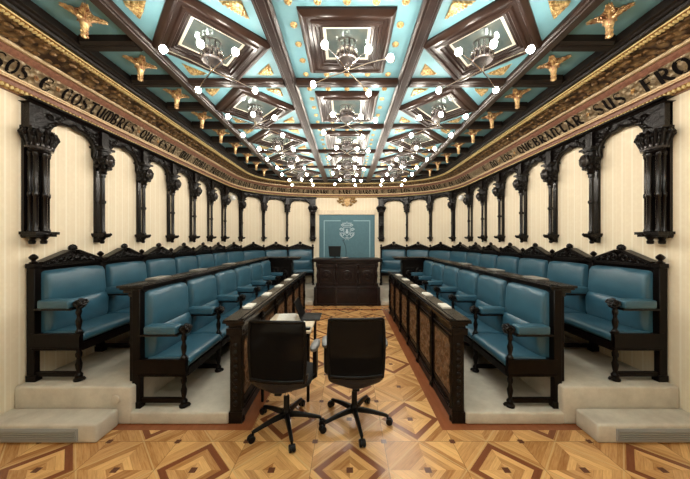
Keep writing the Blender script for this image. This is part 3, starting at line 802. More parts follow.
# ------------------------------------------------------------------ benches
def cushion_profile(zb, zm, zt):
    return [(.075, zb), (.160, zb), (.185, zb + .06), (.190, zm - .07), (.172, zm - .015), (.152, zm), (.160, zm + .02), (.158, zm + .10), (.145, zt - .05), (.120, zt - .008), (.075, zt)]
_cache = {}
def cushion(wd, zb, zm, zt):
    key = ('c', round(wd, 2), zt)
    if key in _cache: return _cache[key]
    pr = cushion_profile(zb, zm, zt); n = len(pr); h = wd / 2 - .014
    us = [(-h, .018), (-h + .012, .006), (-h + .035, 0), (-h * .5, -.004), (0, -.006), (h * .5, -.004), (h - .035, 0), (h - .012, .006), (h, .018)]
    vs = []; fs = []
    for u, ins in us:
        for v, z in pr: vs.append((u, max(.075, v - ins) if v > .08 else v, z - (ins if z > zt - .06 else 0)))
    for i in range(len(us) - 1):
        for k in range(n): fs.append((i * n + k, i * n + (k + 1) % n, (i + 1) * n + (k + 1) % n, (i + 1) * n + k))
    fs += [tuple(range(n)), tuple(range((len(us) - 1) * n, len(us) * n))[::-1]]
    _cache[key] = MB().add(vs, fs).mesh('backrest', M['leather'], ang=50); return _cache[key]
def seatc(wb, wf):
    key = ('s', round(wb, 2), round(wf, 2))
    if key in _cache: return _cache[key]
    pr = [(.12, .36), (.47, .36), (.505, .375), (.518, .40), (.515, .43), (.495, .452), (.45, .462), (.3, .462), (.12, .450)]
    n = len(pr); vs = []; fs = []
    cs = (-1, -.97, -.9, 0, .9, .97, 1)
    for c in cs:
        ins = .016 if abs(c) == 1 else (.005 if abs(c) > .95 else 0)
        for v, z in pr:
            h = (wb + (wf - wb) * (v - .12) / .4) / 2 - .004
            vs.append((c * h, v, z - (ins if z > .42 else 0)))
    for i in range(len(cs) - 1):
        for k in range(n): fs.append((i * n + k, i * n + (k + 1) % n, (i + 1) * n + (k + 1) % n, (i + 1) * n + k))
    fs += [tuple(range(n)), tuple(range((len(cs) - 1) * n, len(cs) * n))[::-1]]
    _cache[key] = MB().add(vs, fs).mesh('seat_cushion', M['leather'], ang=50); return _cache[key]
BAL = [(.018, 0), (.030, .008), (.032, .03), (.022, .045), (.016, .06), (.024, .10), (.028, .14), (.018, .17), (.016, .20), (.024, .215), (.026, .245), (.020, .26), (.022, .30)]
def bal(mb, u, v, z0, z1, sc_=1):
    k = (z1 - z0) / .30
    mb.lathe([(r * sc_, z * k) for r, z in BAL], (u, v, z0), 10)
legm = MB(); bal(legm, 0, .47, .03, .31); legm.lathe([(.026, 0), (.040, .006), (.042, .022), (.026, .036)], (0, .47, 0), 10)
legm.tube([(0, .47, .03), (0, .515, .028), (0, .53, .018)], [.018, .016, .01], 6)
legM = legm.mesh('leg', M['wood'])
strm = MB(); strm.box(-.016, .016, .02, .47, .045, .085); strM = strm.mesh('stretcher', M['wood'])
armw = MB(); bal(armw, 0, .47, .44, .70, .95)
armw.box(-.022, .022, .44, .50, .30, .455)
armw.ball((0, .47, .725), (.040, .05, .036), 8, 6)
for s in (-1, 1):
    armw.tube([(s * .036, .49 + .034 * math.cos(t * .6) * (1 - t / 16), .725 + .034 * math.sin(t * .6) * (1 - t / 16)) for t in range(14)], .010, 6)
for k in range(6):
    a = -1.2 + k * .5; armw.ball((0, .475 + .05 * math.cos(a), .725 + .04 * math.sin(a)), (.030, .014, .014), 6, 4)
armw.box(-.05, .05, .10, .44, .668, .684)
armwM = armw.mesh('armrest', M['carved'])
padm = MB().box(-.056, .056, .13, .425, .684, .762); padM = padm.mesh('arm_pad', M['leather'], bev=.016, seg=3)
finm = MB().lathe([(.030, 0), (.034, .008), (.020, .018), (.014, .028), (.030, .045), (.034, .06), (.022, .075), (.008, .088)], (0, .045, 1.10), 10)
finM = finm.mesh('finial', M['carved'])
postW = MB(); postW.box(-.026, .026, .005, .080, 0, 1.06); postW.box(-.036, .036, .002, .092, 1.06, 1.10); postW.box(-.034, .034, .002, .095, 0, .06)
postWM = postW.mesh('back_post', M['wood'], bev=.004, seg=1)
postF = MB(); postF.box(-.026, .026, .005, .080, 0, 1.09); postF.box(-.034, .034, .002, .09, 0, .06)
postFM = postF.mesh('back_post', M['wood'], bev=.004, seg=1)
def crest(wd):
    key = ('k', round(wd, 2))
    if key in _cache: return _cache[key]
    h = wd / 2 - .03; mb = MB()
    mb.box(-h, h, .02, .075, 1.035, 1.085)
    z0, z1 = 1.10, 1.205
    for s in (-1, 1):
        mb.prism([(s * h, z0 - .012), (s * h, z0 + .012), (s * .045, z1 + .012), (s * .045, z1 - .014)], .008, .098)
        mb.prism([(s * h, z0 - .022), (s * h, z0 - .008), (s * .045, z1 - .014), (s * .045, z1 - .03)], .02, .085)
        # scrollwork filling
        for q in range(4):
            cx = s * (h * (.86 - .23 * q)); cz = 1.098 + (1 - abs(cx) / h) * .040; rr = .018 + (1 - abs(cx) / h) * .030
            mb.tube([(cx + rr * math.cos(t * .6) * (1 - t / 18), .088, cz + rr * math.sin(t * .6) * (1 - t / 18)) for t in range(15)], .0075, 5)
            mb.ball((cx + s * .03, .072, cz - .004), (.012, .012, .012), 6, 4)
    mb.prism([(-h, 1.08), (h, 1.08), (h * .5, 1.135), (0, z1 - .015), (-h * .5, 1.135)], .022, .055)
    # palmette
    mb.ball((0, .055, 1.145), (.030, .03, .034), 8, 6)
    mb.ball((0, .055, 1.235), (.040, .028, .034), 10, 6)
    for k in range(7):
        a = math.radians(-10 + k * 33); mb.ball((.034 * math.cos(a), .065, 1.235 + .028 * math.sin(a)), (.014, .016, .014), 6, 4)
    mb.lathe([(.022, 1.19), (.030, 1.20), (.020, 1.212)], (0, .055, 0), 8)
    _cache[key] = mb.mesh('crest', M['carved'], ang=50); return _cache[key]

def bench(root, frames, fronts, z0, wall, seats):
    """frames: matrices at divisions; seats: (matrix, wb, wf)"""
    Z = Matrix.Translation((0, 0, z0))
    for f in frames:
        inst(postWM if wall else postFM, 'back_post', root, Z @ f)
        if wall: inst(finM, 'finial', root, Z @ f)
        inst(legM, 'leg', root, Z @ f); inst(strM, 'stretcher', root, Z @ f)
        a = inst(armwM, 'armrest', root, Z @ f)
        p = bpy.data.objects.new('arm_pad', padM); col.objects.link(p); p.parent = a
    for m, wb, wf in seats:
        inst(cushion(wb - .035, .44, .72, 1.025 if wall else 1.065), 'backrest', root, Z @ m)
        inst(seatc(wb, wf), 'seat_cushion', root, Z @ m)
        if wall: inst(crest(wb), 'crest', root, Z @ m)
        fr = MB()
        fr.box(-wb / 2, wb / 2, .02, .075, .30, 1.06 if wall else 1.08)
        fr.prism([(-wb / 2, .06), (wb / 2, .06), (wf / 2, .485), (-wf / 2, .485)], .29, .36, axis='z')
        fr.prism([(-wf / 2, .487), (wf / 2, .487), (wf / 2, .505), (-wf / 2, .505)], .285, .352, axis='z')
        inst(fr.mesh('seat_frame', M['wood']), 'seat_frame', root, Z @ m)
# end boards (visible at the near ends): side apron with bead
def end_board(mb): 
    mb.box(-.030, -.012, .06, .50, .31, .445); mb.box(-.034, -.008, .05, .51, .425, .45); mb.box(-.034, -.008, .05, .51, .295, .315)
    for k in range(18): mb.ball((-.036, .07 + k * .0255, .305), .007, 5, 4)
for side in (-1, 1):
    bS = [colS[0] - .04] + colS[1:]
    S = [q if side < 0 else SL - q for q in bS]
    p0, _ = at_s(S[0])
    root = tag(empty('wall_bench', (p0.x, p0.y, ZU)), 'long blue leather bench with carved black crests against the %s wall' % sd(side), 'bench', None)
    frames = [frame_at(s, .015) for s in S]
    seats = []
    for k in range(len(S) - 1):
        a, na = at_s(S[k], .015); b_, nb = at_s(S[k + 1], .015)
        d = b_ - a; wd = d.length; n = (na + nb).normalized()
        ang = na.angle(nb)
        m = Matrix.Translation(((a + b_) / 2)) @ Matrix.Rotation(math.atan2(n.y, n.x) - PI / 2, 4, 'Z')
        seats.append((m, wd - .01, wd - .01 - 2 * .5 * math.tan(ang / 2)))
    bench(root, frames, None, ZU, True, seats)
    mb = MB(); end_board(mb)
    f = frames[0] @ Matrix.Diagonal((1 if side < 0 else -1, 1, 1, 1))
    # on the left, local x runs along the path (away from the camera), so -x is the near side
    loc_build(mb, 'end_apron', M['wood'], root, Matrix.Translation((0, 0, ZU)) @ frames[0] @ Matrix.Diagonal((-1 if side < 0 else 1, 1, 1, 1)))

XF = 1.985     # back plane of the front benches
fD_ = [2.555 + .686 * k for k in range(7)]
for side in (-1, 1):
    def fr(y): return Matrix.Translation((side * XF, y, 0)) @ Matrix.Rotation(PI / 2 if side > 0 else -PI / 2, 4, 'Z')
    root = tag(empty('front_bench', (side * XF, fD_[0], ZL)), 'long blue leather bench on the %s beside the aisle, desk ledge behind it' % sd(side), 'bench', None)
    frames = [fr(y) for y in fD_]
    seats = [(fr((a + b_) / 2), .663, .663) for a, b_ in zip(fD_, fD_[1:])]
    bench(root, frames, None, ZL, False, seats)
    mb = MB(); end_board(mb)
    loc_build(mb, 'end_apron', M['wood'], root, Matrix.Translation((0, 0, ZL)) @ frames[0] @ Matrix.Diagonal((-1 if side < 0 else 1, 1, 1, 1)))
    # ledge along the top: a desk for the bench behind
    mb = MB(); y0, y1 = 2.535, 6.70
    x0, x1 = 1.875, 2.13
    for q0, q1, za, zb in ((x0, x1, 1.213, 1.235), (x0 + .015, x1 - .02, 1.195, 1.213), (x0 + .03, x1 - .05, 1.165, 1.195), (x0 + .05, x1 - .09, 1.13, 1.165)):
        mb.box(side * q0, side * q1, y0 + (1.235 - zb) * .4, y1, za, zb)
    mb.box(side * (x0 + .03), side * (x0 + .05), y0 + .01, y1, 1.235, 1.243); mb.box(side * (x0 + .08), side * (x0 + .095), y0 + .01, y1, 1.235, 1.241)
    mb.build('desk_ledge', M['polished'], root, bev=.003, seg=1)
    mb = MB().box(side * 2.0, side * 2.03, 2.57, 6.66, .15, 1.14); mb.build('back_panel', M['wood'], root)

# ------------------------------------------------------------------ aisle desks
def relief(w_, h_, seed, amp=.026):
    """scrolling foliage relief on a grid in the x(0..w) z(0..h) plane facing -y"""
    nx, nz = 30, 34; vs = []; fs = []
    for j in range(nz + 1):
        for i in range(nx + 1):
            x, z = w_ * i / nx, h_ * j / nz
            v = 0
            for cx, cz, rr, sg in ((.27, .25, .2, 1), (.73, .25, .2, -1), (.27, .72, .2, -1), (.73, .72, .2, 1), (.5, .5, .14, 1)):
                dx, dz = (i / nx - cx), (j / nz - cz) * h_ / w_; r = math.hypot(dx, dz)
                if r < rr * 1.6: v += math.cos(2 * math.atan2(dz, dx) * sg + r * 38) * max(0, 1 - r / (rr * 1.6))
            v += .5 * noise.noise(Vector((x * 22, z * 22, seed)))
            e = min(i, nx - i, j, nz - j)
            vs.append((x, -amp * max(-.2, v) * (0 if e < 2 else 1), z))
    for j in range(nz):
        for i in range(nx): a = j * (nx + 1) + i; fs.append((a, a + 1, a + nx + 2, a + nx + 1))
    return MB().add(vs, fs).mesh('carved_panel', M['panelcarve'], ang=180)
relM = relief(.50, .52, 3.1)
DY = [2.52 + .61 * k for k in range(7)]
for side in (-1, 1):
    root = tag(empty('aisle_desk', (side * 1.0, DY[0], 0)), 'long black wooden desk with carved brown panels, %s of the aisle' % sd(side), 'desk', None)
    X = lambda x: side * x
    mb = MB()
    mb.box(X(.985), X(1.04), DY[0], DY[-1], .03, .90)
    mb.box(X(.962), X(1.05), DY[0] - .01, DY[-1] + .01, .0, .085); mb.box(X(.970), X(1.045), DY[0], DY[-1], .085, .11)
    mb.box(X(.972), X(1.045), DY[0], DY[-1], .765, .785); mb.box(X(.975), X(1.045), DY[0], DY[-1], .84, .86)
    mb.build('desk_body', M['wood'], root, bev=.003, seg=1)
    mb = MB()
    for a, b_, z0_, z1_ in ((.955, 1.08, .86, .88), (.94, 1.10, .88, .90), (.925, 1.13, .90, .925), (.935, 1.12, .925, .938), (.925, .955, .938, .952), (.97, .985, .938, .948)):
        mb.box(X(a), X(b_), DY[0] - .045 + (.95 - z1_) * .4, DY[-1] + .04, z0_, z1_)
    mb.build('desk_top', M['polished'], root, bev=.003, seg=1)
    for k, y in enumerate(DY):
        mb = MB(); 
        mb.box(X(.952), X(1.04), y - .030, y + .030, .0, .12); mb.box(X(.962), X(1.0), y - .022, y + .022, .12, .80); mb.box(X(.950), X(1.0), y - .03, y + .03, .79, .87)
        mb.lathe([(.020, .12), (.028, .13), (.018, .16), (.016, .30), (.026, .42), (.018, .47), (.024, .50), (.016, .53), (.016, .70), (.026, .74), (.022, .79)], (X(.958), y, 0), 8)
        mb.ball((X(.950), y, .825), (.018, .024, .026), 8, 5)
        mb.lathe([(.001, 0), (.022, .004), (.030, .02), (.028, .045), (.02, .055)], (X(.965), y, -.0), 8)
        mb.build('post', M['carved'], root)
    for k in range(6):
        y = DY[k] + .055
        # local +x -> world +y (mirror for the left), local -y -> towards the aisle
        if side > 0: m = Matrix(((0, 1, 0, .978), (-1, 0, 0, y + .50), (0, 0, 1, .195), (0, 0, 0, 1)))
        else: m = Matrix(((0, -1, 0, -.978), (1, 0, 0, y), (0, 0, 1, .195), (0, 0, 0, 1)))
        inst(relM, 'carved_panel', root, m)
        fr_ = MB()
        for z0_, z1_ in ((.165, .195), (.715, .745)): fr_.box(X(.968), X(.985), y - .022, y + .522, z0_, z1_)
        for ya, yb in ((y - .022, y + .004), (y + .496, y + .522)): fr_.box(X(.968), X(.985), ya, yb, .165, .745)
        fr_.build('panel_frame', M['wood'], root, bev=.002, seg=1)
    # near end: carved stile
    mb = MB(); mb.box(X(.96), X(1.06), DY[0] - .028, DY[0] - .005, .0, .88); mb.box(X(.95), X(1.07), DY[0] - .036, DY[0] - .002, 0, .10)
    mb.box(X(.945), X(1.09), DY[0] - .04, DY[0], .80, .86)
    for k in range(9): mb.ball((X(1.01), DY[0] - .032, .18 + k * .065), (.026, .010, .028), 8, 5)
    mb.build('end_stile', M['carved'], root)

# papers
def sheet(x, y, z, w_, h_, rz, n=4, label='', group=None, mat='paper', tilt=0):
    mb = MB()
    for k in range(n): mb.box(-w_ / 2, w_ / 2, -h_ / 2, h_ / 2, k * .0035, k * .0035 + .003, Matrix.Rotation(random.uniform(-.05, .05), 4, 'Z'))
    o = mb.build('paper_stack', M[mat], smooth=False); o.matrix_basis = Tm(x, y, z, rz)
    return tag(o, label, 'papers', group)
for side in (-1, 1):
    for k, y in enumerate((2.98, 3.62, 4.28, 4.95, 5.6)):
        sheet(side * 1.055, y, .9385, .09, .19, side * .05 * (k - 1), 5, 'white papers on top of the %s aisle desk, %s from the camera' % (sd(side), ordn[k]), 'papers on the aisle desks')
    for k, y in enumerate((2.98, 3.78, 4.75)):
        sheet(side * 2.04, y, 1.2415, .12, .25, side * .04 * (k - 1), 5, 'grey papers on the ledge behind the %s front bench, %s from the camera' % (sd(side), ordn[k]), 'papers on the bench ledges', 'greypaper')

# corner desks across the far end of the front benches
for side in (-1, 1):
    root = tag(empty('corner_desk', (side * 1.7, 6.88, ZL)), 'black wooden corner desk with overhanging top at the far end of the %s front bench' % sd(side), 'desk')
    mb = MB(); mb.box(side * 1.37, side * 2.0, 6.80, 7.05, ZL, 1.17); mb.box(side * 1.35, side * 2.02, 6.79, 6.81, ZL, ZL + .10); mb.box(side * 1.35, side * 2.02, 6.785, 6.81, 1.10, 1.17)
    mb.build('desk_body', M['wood'], root)
    mb = MB(); mb.box(side * 1.16, side * 2.13, 6.74, 7.10, 1.20, 1.235); mb.box(side * 1.19, side * 2.1, 6.76, 7.08, 1.17, 1.20); mb.build('desk_top', M['polished'], root, bev=.004)
    m = Matrix.Translation((side * 1.685 - .25, 6.798, .48)); me = relM.copy(); me.materials[0] = M['carved']; inst(me, 'carved_panel', root, m)

# ------------------------------------------------------------------ president's desk
root = tag(empty('presidential_desk', (0, 7.2, 0)), 'large dark carved wooden desk at the far end of the aisle', 'desk')
mb = MB(); mb.box(-.80, .80, 6.95, 7.55, 0, .44); mb.box(-.815, .815, 6.925, 7.56, 0, .06); mb.box(-.815, .815, 6.93, 7.56, .42, .47); mb.box(-.80, .80, 6.94, 7.55, .47, .49)
for x in (-.80, -.29, .29, .80): mb.box(x - .035, x + .035, 6.915, 6.96, .0, .47)
mb.build('plinth', M['presdesk'], root, bev=.005)
mb = MB(); mb.box(-.75, .75, 7.0, 7.5, .49, 1.06)
for a, b_ in ((-.70, -.34), (-.22, .22), (.34, .70)):
    for q in (.0, .022): mb.box(a + q, a + q + .012, 6.985 - q * .2, 7.0, .55, .98); mb.box(b_ - q - .012, b_ - q, 6.985 - q * .2, 7.0, .55, .98); mb.box(a, b_, 6.985, 7.0, .55 + q, .562 + q); mb.box(a, b_, 6.985, 7.0, .968 - q, .98 - q)
mb.build('front_panel', M['presdesk'], root, bev=.003, seg=1)
for cx in (-.52, 0, .52):
    mb = MB().lathe([(.13, 0), (.135, .012), (.11, .02), (.10, .012), (.06, .014), (.045, .03), (.001, .035)], n=20, m=Matrix.Translation((cx, 7.0, .765)) @ Matrix.Rotation(PI / 2, 4, 'X'))
    for k in range(10):
        a = k * PI / 5; mb.ball((cx + .075 * math.cos(a), 6.985, .765 + .075 * math.sin(a)), (.020, .012, .020), 6, 4)
    mb.build('carved_medallion', M['presdesk'], root)
for cx in (-.745, -.28, .28, .745):
    mb = MB(); mb.box(cx - .045, cx + .045, 6.965, 7.01, .49, .56); mb.box(cx - .045, cx + .045, 6.965, 7.01, .98, 1.06)
    mb.lathe([(.034, .56), (.024, .58), (.022, .66), (.036, .76), (.026, .82), (.034, .84), (.022, .86), (.024, .94), (.038, .98)], (cx, 6.975, 0), 10)
    mb.ball((cx, 6.955, 1.02), (.03, .02, .03), 8, 5)
    mb.build('pilaster', M['presdesk'], root)
mb = MB(); mb.box(-.79, .79, 6.96, 7.54, 1.06, 1.10); mb.box(-.82, .82, 6.93, 7.56, 1.10, 1.145); mb.box(-.85, .85, 6.90, 7.58, 1.145, 1.18)
mb.build('desk_top', M['presdesk'], root, bev=.006)
# monitor on the desk
root = tag(empty('monitor', (-.32, 7.3, 1.18)), 'black monitor standing on the presidential desk', 'monitor')
mb = MB().prism([(-.15, .035), (.14, .035), (.165, .32), (-.175, .32)], -.015, .015); loc_build(mb, 'casing', M['blackp'], root, Tm(-.32, 7.3, 1.18), bev=.006)
mb = MB().prism([(-.135, .05), (.125, .05), (.148, .305), (-.158, .305)], -.018, -.0155); loc_build(mb, 'screen', M['screen'], root, Tm(-.32, 7.3, 1.18))
mb = MB().box(-.09, .09, -.06, .06, 0, .012).box(-.02, .02, .0, .012, .01, .06); loc_build(mb, 'stand', M['blackp'], root, Tm(-.32, 7.3, 1.18))
root = tag(empty('microphone', (-.05, 7.2, 1.18)), 'thin gooseneck microphone rising from the presidential desk', 'microphone')
loc_build(MB().box(-.13, .09, -.05, .05, 0, .035), 'base', M['chrome_d'], root, Tm(-.05, 7.2, 1.18), bev=.006)
loc_build(MB().tube([(.02, 0, .03), (.03, 0, .15), (.02, -.01, .28), (-.02, -.02, .40), (-.05, -.03, .46)], .006, 6), 'gooseneck', M['blackp'], root, Tm(-.05, 7.2, 1.18))
loc_build(MB().ball((-.052, -.032, .47), (.012, .012, .022), 8, 5), 'capsule', M['blackp'], root, Tm(-.05, 7.2, 1.18))

# ------------------------------------------------------------------ blue panel, valance, emblems
root = tag(empty('wall_panel', (0, 8.55, ZU)), 'tall blue cloth panel on the far wall behind the large desk', 'panel')
yw = at_s(SL / 2, 0)[0].y
mb = MB().box(-.86, .86, yw - .07, yw - .03, ZU, 2.44); mb.build('cloth', M['bluepanel'], root)
mb = MB(); yy = yw - .076
mb.box(-.72, -.20, yy, yy + .007, 2.245, 2.268); mb.box(.20, .72, yy, yy + .007, 2.245, 2.268)
mb.box(-.72, -.695, yy, yy + .007, .5, 2.268); mb.box(.695, .72, yy, yy + .007, .5, 2.268); mb.box(-.72, .72, yy, yy + .007, .5, .525)
mb.build('border_line', M['bluegrey'], root)
mb = MB(); yy = yw - .08
def spir(cx, cz, r, s, n=16, turns=.5): return [(cx + s * r * math.cos(t * turns) * (1 - t / (n + 4)), yy, cz + r * math.sin(t * turns) * (1 - t / (n + 4))) for t in range(n)]
ez = 1.96
mb.tube([(-.10, yy, ez + .10), (-.10, yy, ez - .04), (-.07, yy, ez - .12), (0, yy, ez - .17), (.07, yy, ez - .12), (.10, yy, ez - .04), (.10, yy, ez + .10), (-.10, yy, ez + .10)], .012, 6)
mb.box(-.045, .045, yy - .004, yy + .008, ez - .10, ez - .03); mb.box(-.03, .03, yy - .004, yy + .008, ez - .03, ez + .02); 
for x in (-.028, 0, .028): mb.box(x - .008, x + .008, yy - .004, yy + .008, ez + .02, ez + .04)
for s in (-1, 1):
    mb.tube(spir(s * .15, ez - .14, .07, s), .014, 6); mb.tube(spir(s * .17, ez + .02, .055, s), .014, 6); mb.tube(spir(s * .14, ez + .15, .045, s), .012, 6)
    mb.tube([(0, yy, ez - .20), (s * .06, yy, ez - .25), (s * .13, yy, ez - .22), (s * .20, yy, ez - .16), (s * .22, yy, ez - .06)], .013, 6)
    for k in range(4): mb.ball((s * (.03 + k * .032), yy, ez + .21 + .012 * (k % 2)), (.014, .008, .022), 6, 4)
    mb.tube([(s * .0, yy, ez - .24), (s * .05, yy, ez - .30)], .010, 6)
mb.tube([(-.13, yy, ez + .17), (-.06, yy, ez + .155), (.06, yy, ez + .155), (.13, yy, ez + .17)], .013, 6); mb.ball((0, yy, ez + .25), (.016, .01, .022), 6, 4)
mb.build('silver_emblem', M['emblem'], root)
mb = MB(); n = 60
vs = []; fs = []
for i in range(n + 1):
    x = -.885 + 1.77 * i / n; dy = .012 * math.sin(i * 1.9) + .055
    zb = 2.445 + .010 * math.sin(i * 2.6)
    vs += [(x, yw - .03, 2.58), (x, yw - .10, 2.58), (x, yw - .055 - dy, zb), (x, yw - .03, zb)]
for i in range(n):
    for k in range(4): fs.append((i * 4 + k, i * 4 + (k + 1) % 4, (i + 1) * 4 + (k + 1) % 4, (i + 1) * 4 + k))
fs += [(0, 1, 2, 3), (4 * n, 4 * n + 3, 4 * n + 2, 4 * n + 1)]
mb.add(vs, fs); o = mb.build('valance', M['valance']); tag(o, 'cream gathered fabric valance above the blue panel', 'valance')
mb = MB(); cz = 2.845; yy = yw - .05
def ell(cx, z, r, **k): mb.ball((cx, yy, z), r, 8, 5)
mb.prism([(-.09, cz + .12), (-.09, cz - .03), (-.05, cz - .12), (0, cz - .16), (.05, cz - .12), (.09, cz - .03), (.09, cz + .12)], yw - .06, yw - .02)
mb.lathe([(.001, 0), (.05, .006), (.055, .02)], n=12, m=Matrix.Translation((0, yw - .055, cz)) @ Matrix.Rotation(PI / 2, 4, 'X'))
for s in (-1, 1):
    for q, (cx, z, r) in enumerate(((.15, .02, .075), (.23, -.01, .055), (.15, .12, .05), (.22, .08, .04), (.12, -.10, .045), (.28, .02, .03))):
        mb.tube([(s * (cx + r * math.cos(t * .5) * (1 - t / 18)), yy, cz + z + r * math.sin(t * .5) * (1 - t / 18)) for t in range(16)], .017, 6)
        mb.ball((s * cx, yy, cz + z), (.022, .018, .022), 6, 4)
for k in range(5): mb.ball(((k - 2) * .042, yy, cz + .155 + .012 * (k % 2)), (.018, .016, .026), 6, 4)
o = mb.build('gilded_coat_of_arms', basic('dull_gold_carving', (.46, .29, .10), .4, .35, (.10, .045, .02), 22, .5, 60)); tag(o, 'gilded carved coat of arms on the far wall above the blue panel', 'coat of arms')

# ------------------------------------------------------------------ clerk's table, laptop
TZ = .73
root = tag(empty('side_table', (-.62, 3.15, 0)), 'small pale topped table standing behind the left office chair', 'table')
mb = MB().box(-.90, -.37, 2.80, 3.47, TZ - .025, TZ); mb.build('tabletop', M['tabletop'], root, bev=.004)
mb = MB().box(-.88, -.39, 2.82, 3.45, TZ - .07, TZ - .025); mb.build('apron', M['wood'], root)
for x in (-.87, -.40):
    for y in (2.83, 3.44): MB().lathe([(.014, 0), (.016, .02), (.018, TZ - .03)], (x, y, 0), 8).build('leg', M['blackp'], root)
root = tag(empty('laptop', (-.43, 3.31, TZ)), 'open dark laptop at the right edge of the pale table', 'laptop')
loc_build(MB().box(-.11, .11, -.15, .15, 0, .016), 'keyboard_base', M['screen'], root, Tm(-.425, 3.31, TZ), bev=.003)
loc_build(MB().prism([(-.11, .016), (-.102, .016), (-.182, .215), (-.190, .213)], -.15, .15), 'lid', M['blackp'], root, Tm(-.425, 3.31, TZ))
root = tag(inst(MB().box(-.06, .06, -.03, .03, 0, .022).mesh('device', M['blackp'], bev=.005), 'device'), 'small black telephone on the near right corner of the pale table', 'device')
root.matrix_basis = Tm(-.44, 2.86, TZ)  # small black object of unidentified kind, modelled as a plain box
for x, y, r in ((-.72, 3.30, .1), (-.60, 3.0, -.15)):
    sheet(x, y, TZ, .21, .29, r, 3, 'white papers on the pale table, %s' % ('far left' if y > 3.1 else 'near the office chairs'), 'papers on the pale table')

# ------------------------------------------------------------------ office chairs
def office_chair(x, y, rz, base_rot, label, yb=0):
    root = tag(empty('office_chair', (x, y, 0)), label, 'chair')
    R = Matrix.Translation((x, y, 0)) @ Matrix.Rotation(rz, 4, 'Z')      # local +y = facing direction
    P = lambda mb, nm, mt, **k: loc_build(mb, nm, M[mt], root, R, **k)
    for k in range(5):
        a = math.radians(base_rot + 72 * k)
        m = Matrix.Translation((x, y, 0)) @ Matrix.Rotation(a, 4, 'Z')
        mb = MB(); n = 7; vs = []; fs = []
        for i in range(n):
            t = i / (n - 1); xx = .03 + .27 * t; zt = .135 - .045 * t ** 1.5; h = .040 - .018 * t; w_ = .024 - .009 * t
            vs += [(xx, -w_, zt - h), (xx, w_, zt - h), (xx, w_ * .6, zt), (xx, -w_ * .6, zt)]
        for i in range(n - 1):
            for q in range(4): fs.append((i * 4 + q, i * 4 + (q + 1) % 4, (i + 1) * 4 + (q + 1) % 4, (i + 1) * 4 + q))
        fs += [(0, 1, 2, 3), (4 * n - 4, 4 * n - 1, 4 * n - 2, 4 * n - 3)]
        mb.add(vs, fs); mb.lathe([(.010, .05), (.012, .085)], (.30, 0, 0), 8)
        leg = loc_build(mb, 'leg', M['blackp'], root, m, bev=.003)
        c = MB()
        for s in (-1, 1):
            c.lathe([(.012, -.011), (.025, -.011), (.029, -.006), (.029, .006), (.025, .011), (.012, .011)], n=16, m=Matrix.Translation((.315, s * .015, .029)) @ Matrix.Rotation(PI / 2, 4, 'X'))
        c.prism([(.288, .035), (.300, .060), (.325, .062), (.345, .045), (.349, .030), (.335, .03), (.315, .045)], -.010, .010)
        o = inst(c.mesh('caster', M['blackp']), 'caster', leg); o.matrix_basis = Matrix.Identity(4)
    mb = MB().lathe([(.034, .085), (.040, .10), (.040, .145), (.030, .155), (.026, .165), (.026, .27), (.020, .28)], n=16); P(mb, 'hub', 'blackp')
    mb = MB().lathe([(.014, .26), (.014, .40)], n=12); P(mb, 'gas_lift', 'chrome')
    mb = MB().box(-.09, .09, -.14, .10, .385, .43).box(-.03, .03, -.24, -.12, .40, .43); P(mb, 'mechanism', 'blackp', bev=.008)
    # seat
    vs = []; fs = []; n = 24
    for zz, k in ((.43, .90), (.445, .99), (.47, 1.0), (.485, .97), (.492, .85)):
        for i in range(n):
            a = 2 * PI * i / n; cx, sx = math.cos(a), math.sin(a)
            e = .45
            vs.append((k * .245 * math.copysign(abs(cx) ** e, cx), .03 + k * .235 * math.copysign(abs(sx) ** e, sx), zz - .015 * (sx > .7)))
    for j in range(4):
        for i in range(n): fs.append((j * n + i, j * n + (i + 1) % n, (j + 1) * n + (i + 1) % n, (j + 1) * n + i))
    fs += [tuple(range(n)), tuple(range(4 * n, 5 * n))]
    P(MB().add(vs, fs), 'seat', 'fabric', ang=60)
    # curved glossy shell under the lower back
    vs = []; fs = []; n = 20
    for j, (zz, kk) in enumerate(((.435, .55), (.450, .80), (.475, .93), (.505, .985), (.545, 1.0))):
        for i in range(n + 1):
            t = -1 + 2 * i / n
            xx = t * .243 * kk; yv = -.235 - .045 * (1 - t * t) + .02 * (j / 4) + .035 * (1 - kk)
            zz2 = zz + .030 * t * t * (1 if j > 2 else .6)
            vs.append((xx, yv, zz2)); 
        for i in range(n + 1):
            t = -1 + 2 * i / n
            vs.append((t * .243 * kk, -.210 - .045 * (1 - t * t) + .02 * (j / 4) + .05 * (1 - kk), zz + .030 * t * t * (1 if j > 2 else .6)))
    W = n + 1
    for j in range(4):
        for i in range(n):
            a = j * 2 * W + i; fs.append((a, a + 1, a + 2 * W + 1, a + 2 * W)); a += W; fs.append((a + 1, a, a + 2 * W, a + 2 * W + 1))
    for j in (0, 4):
        for i in range(n): a = j * 2 * W + i; fs.append((a, a + 1, a + W + 1, a + W))
    for i in (0, n):
        for j in range(4): a = j * 2 * W + i; fs.append((a, a + W, a + 3 * W, a + 2 * W))
    P(MB().add(vs, fs), 'lower_shell', 'shell', ang=50)
    # back frame and mesh
    def bw(z): return .232 - .012 * ((z - .78) / .24) ** 2
    def by(t, z): return -.245 - .035 * (1 - t * t) - (z - .5) * .03
    zs = [.52 + (1.005 - .52) * k / 12 for k in range(13)]
    out = [(-bw(z), by(-1, z), z) for z in zs] + [(t * bw(1.005), by(t, 1.005), 1.010 + .006 * (1 - t * t)) for t in (-.96, -.6, -.2, .2, .6, .96)] + [(bw(z), by(1, z), z) for z in zs[::-1]]
    mb = MB().tube(out, .013, 8); mb.tube([(t * .228, by(t, .54), .54) for t in (-1, -.6, -.2, .2, .6, 1)], .012, 6)
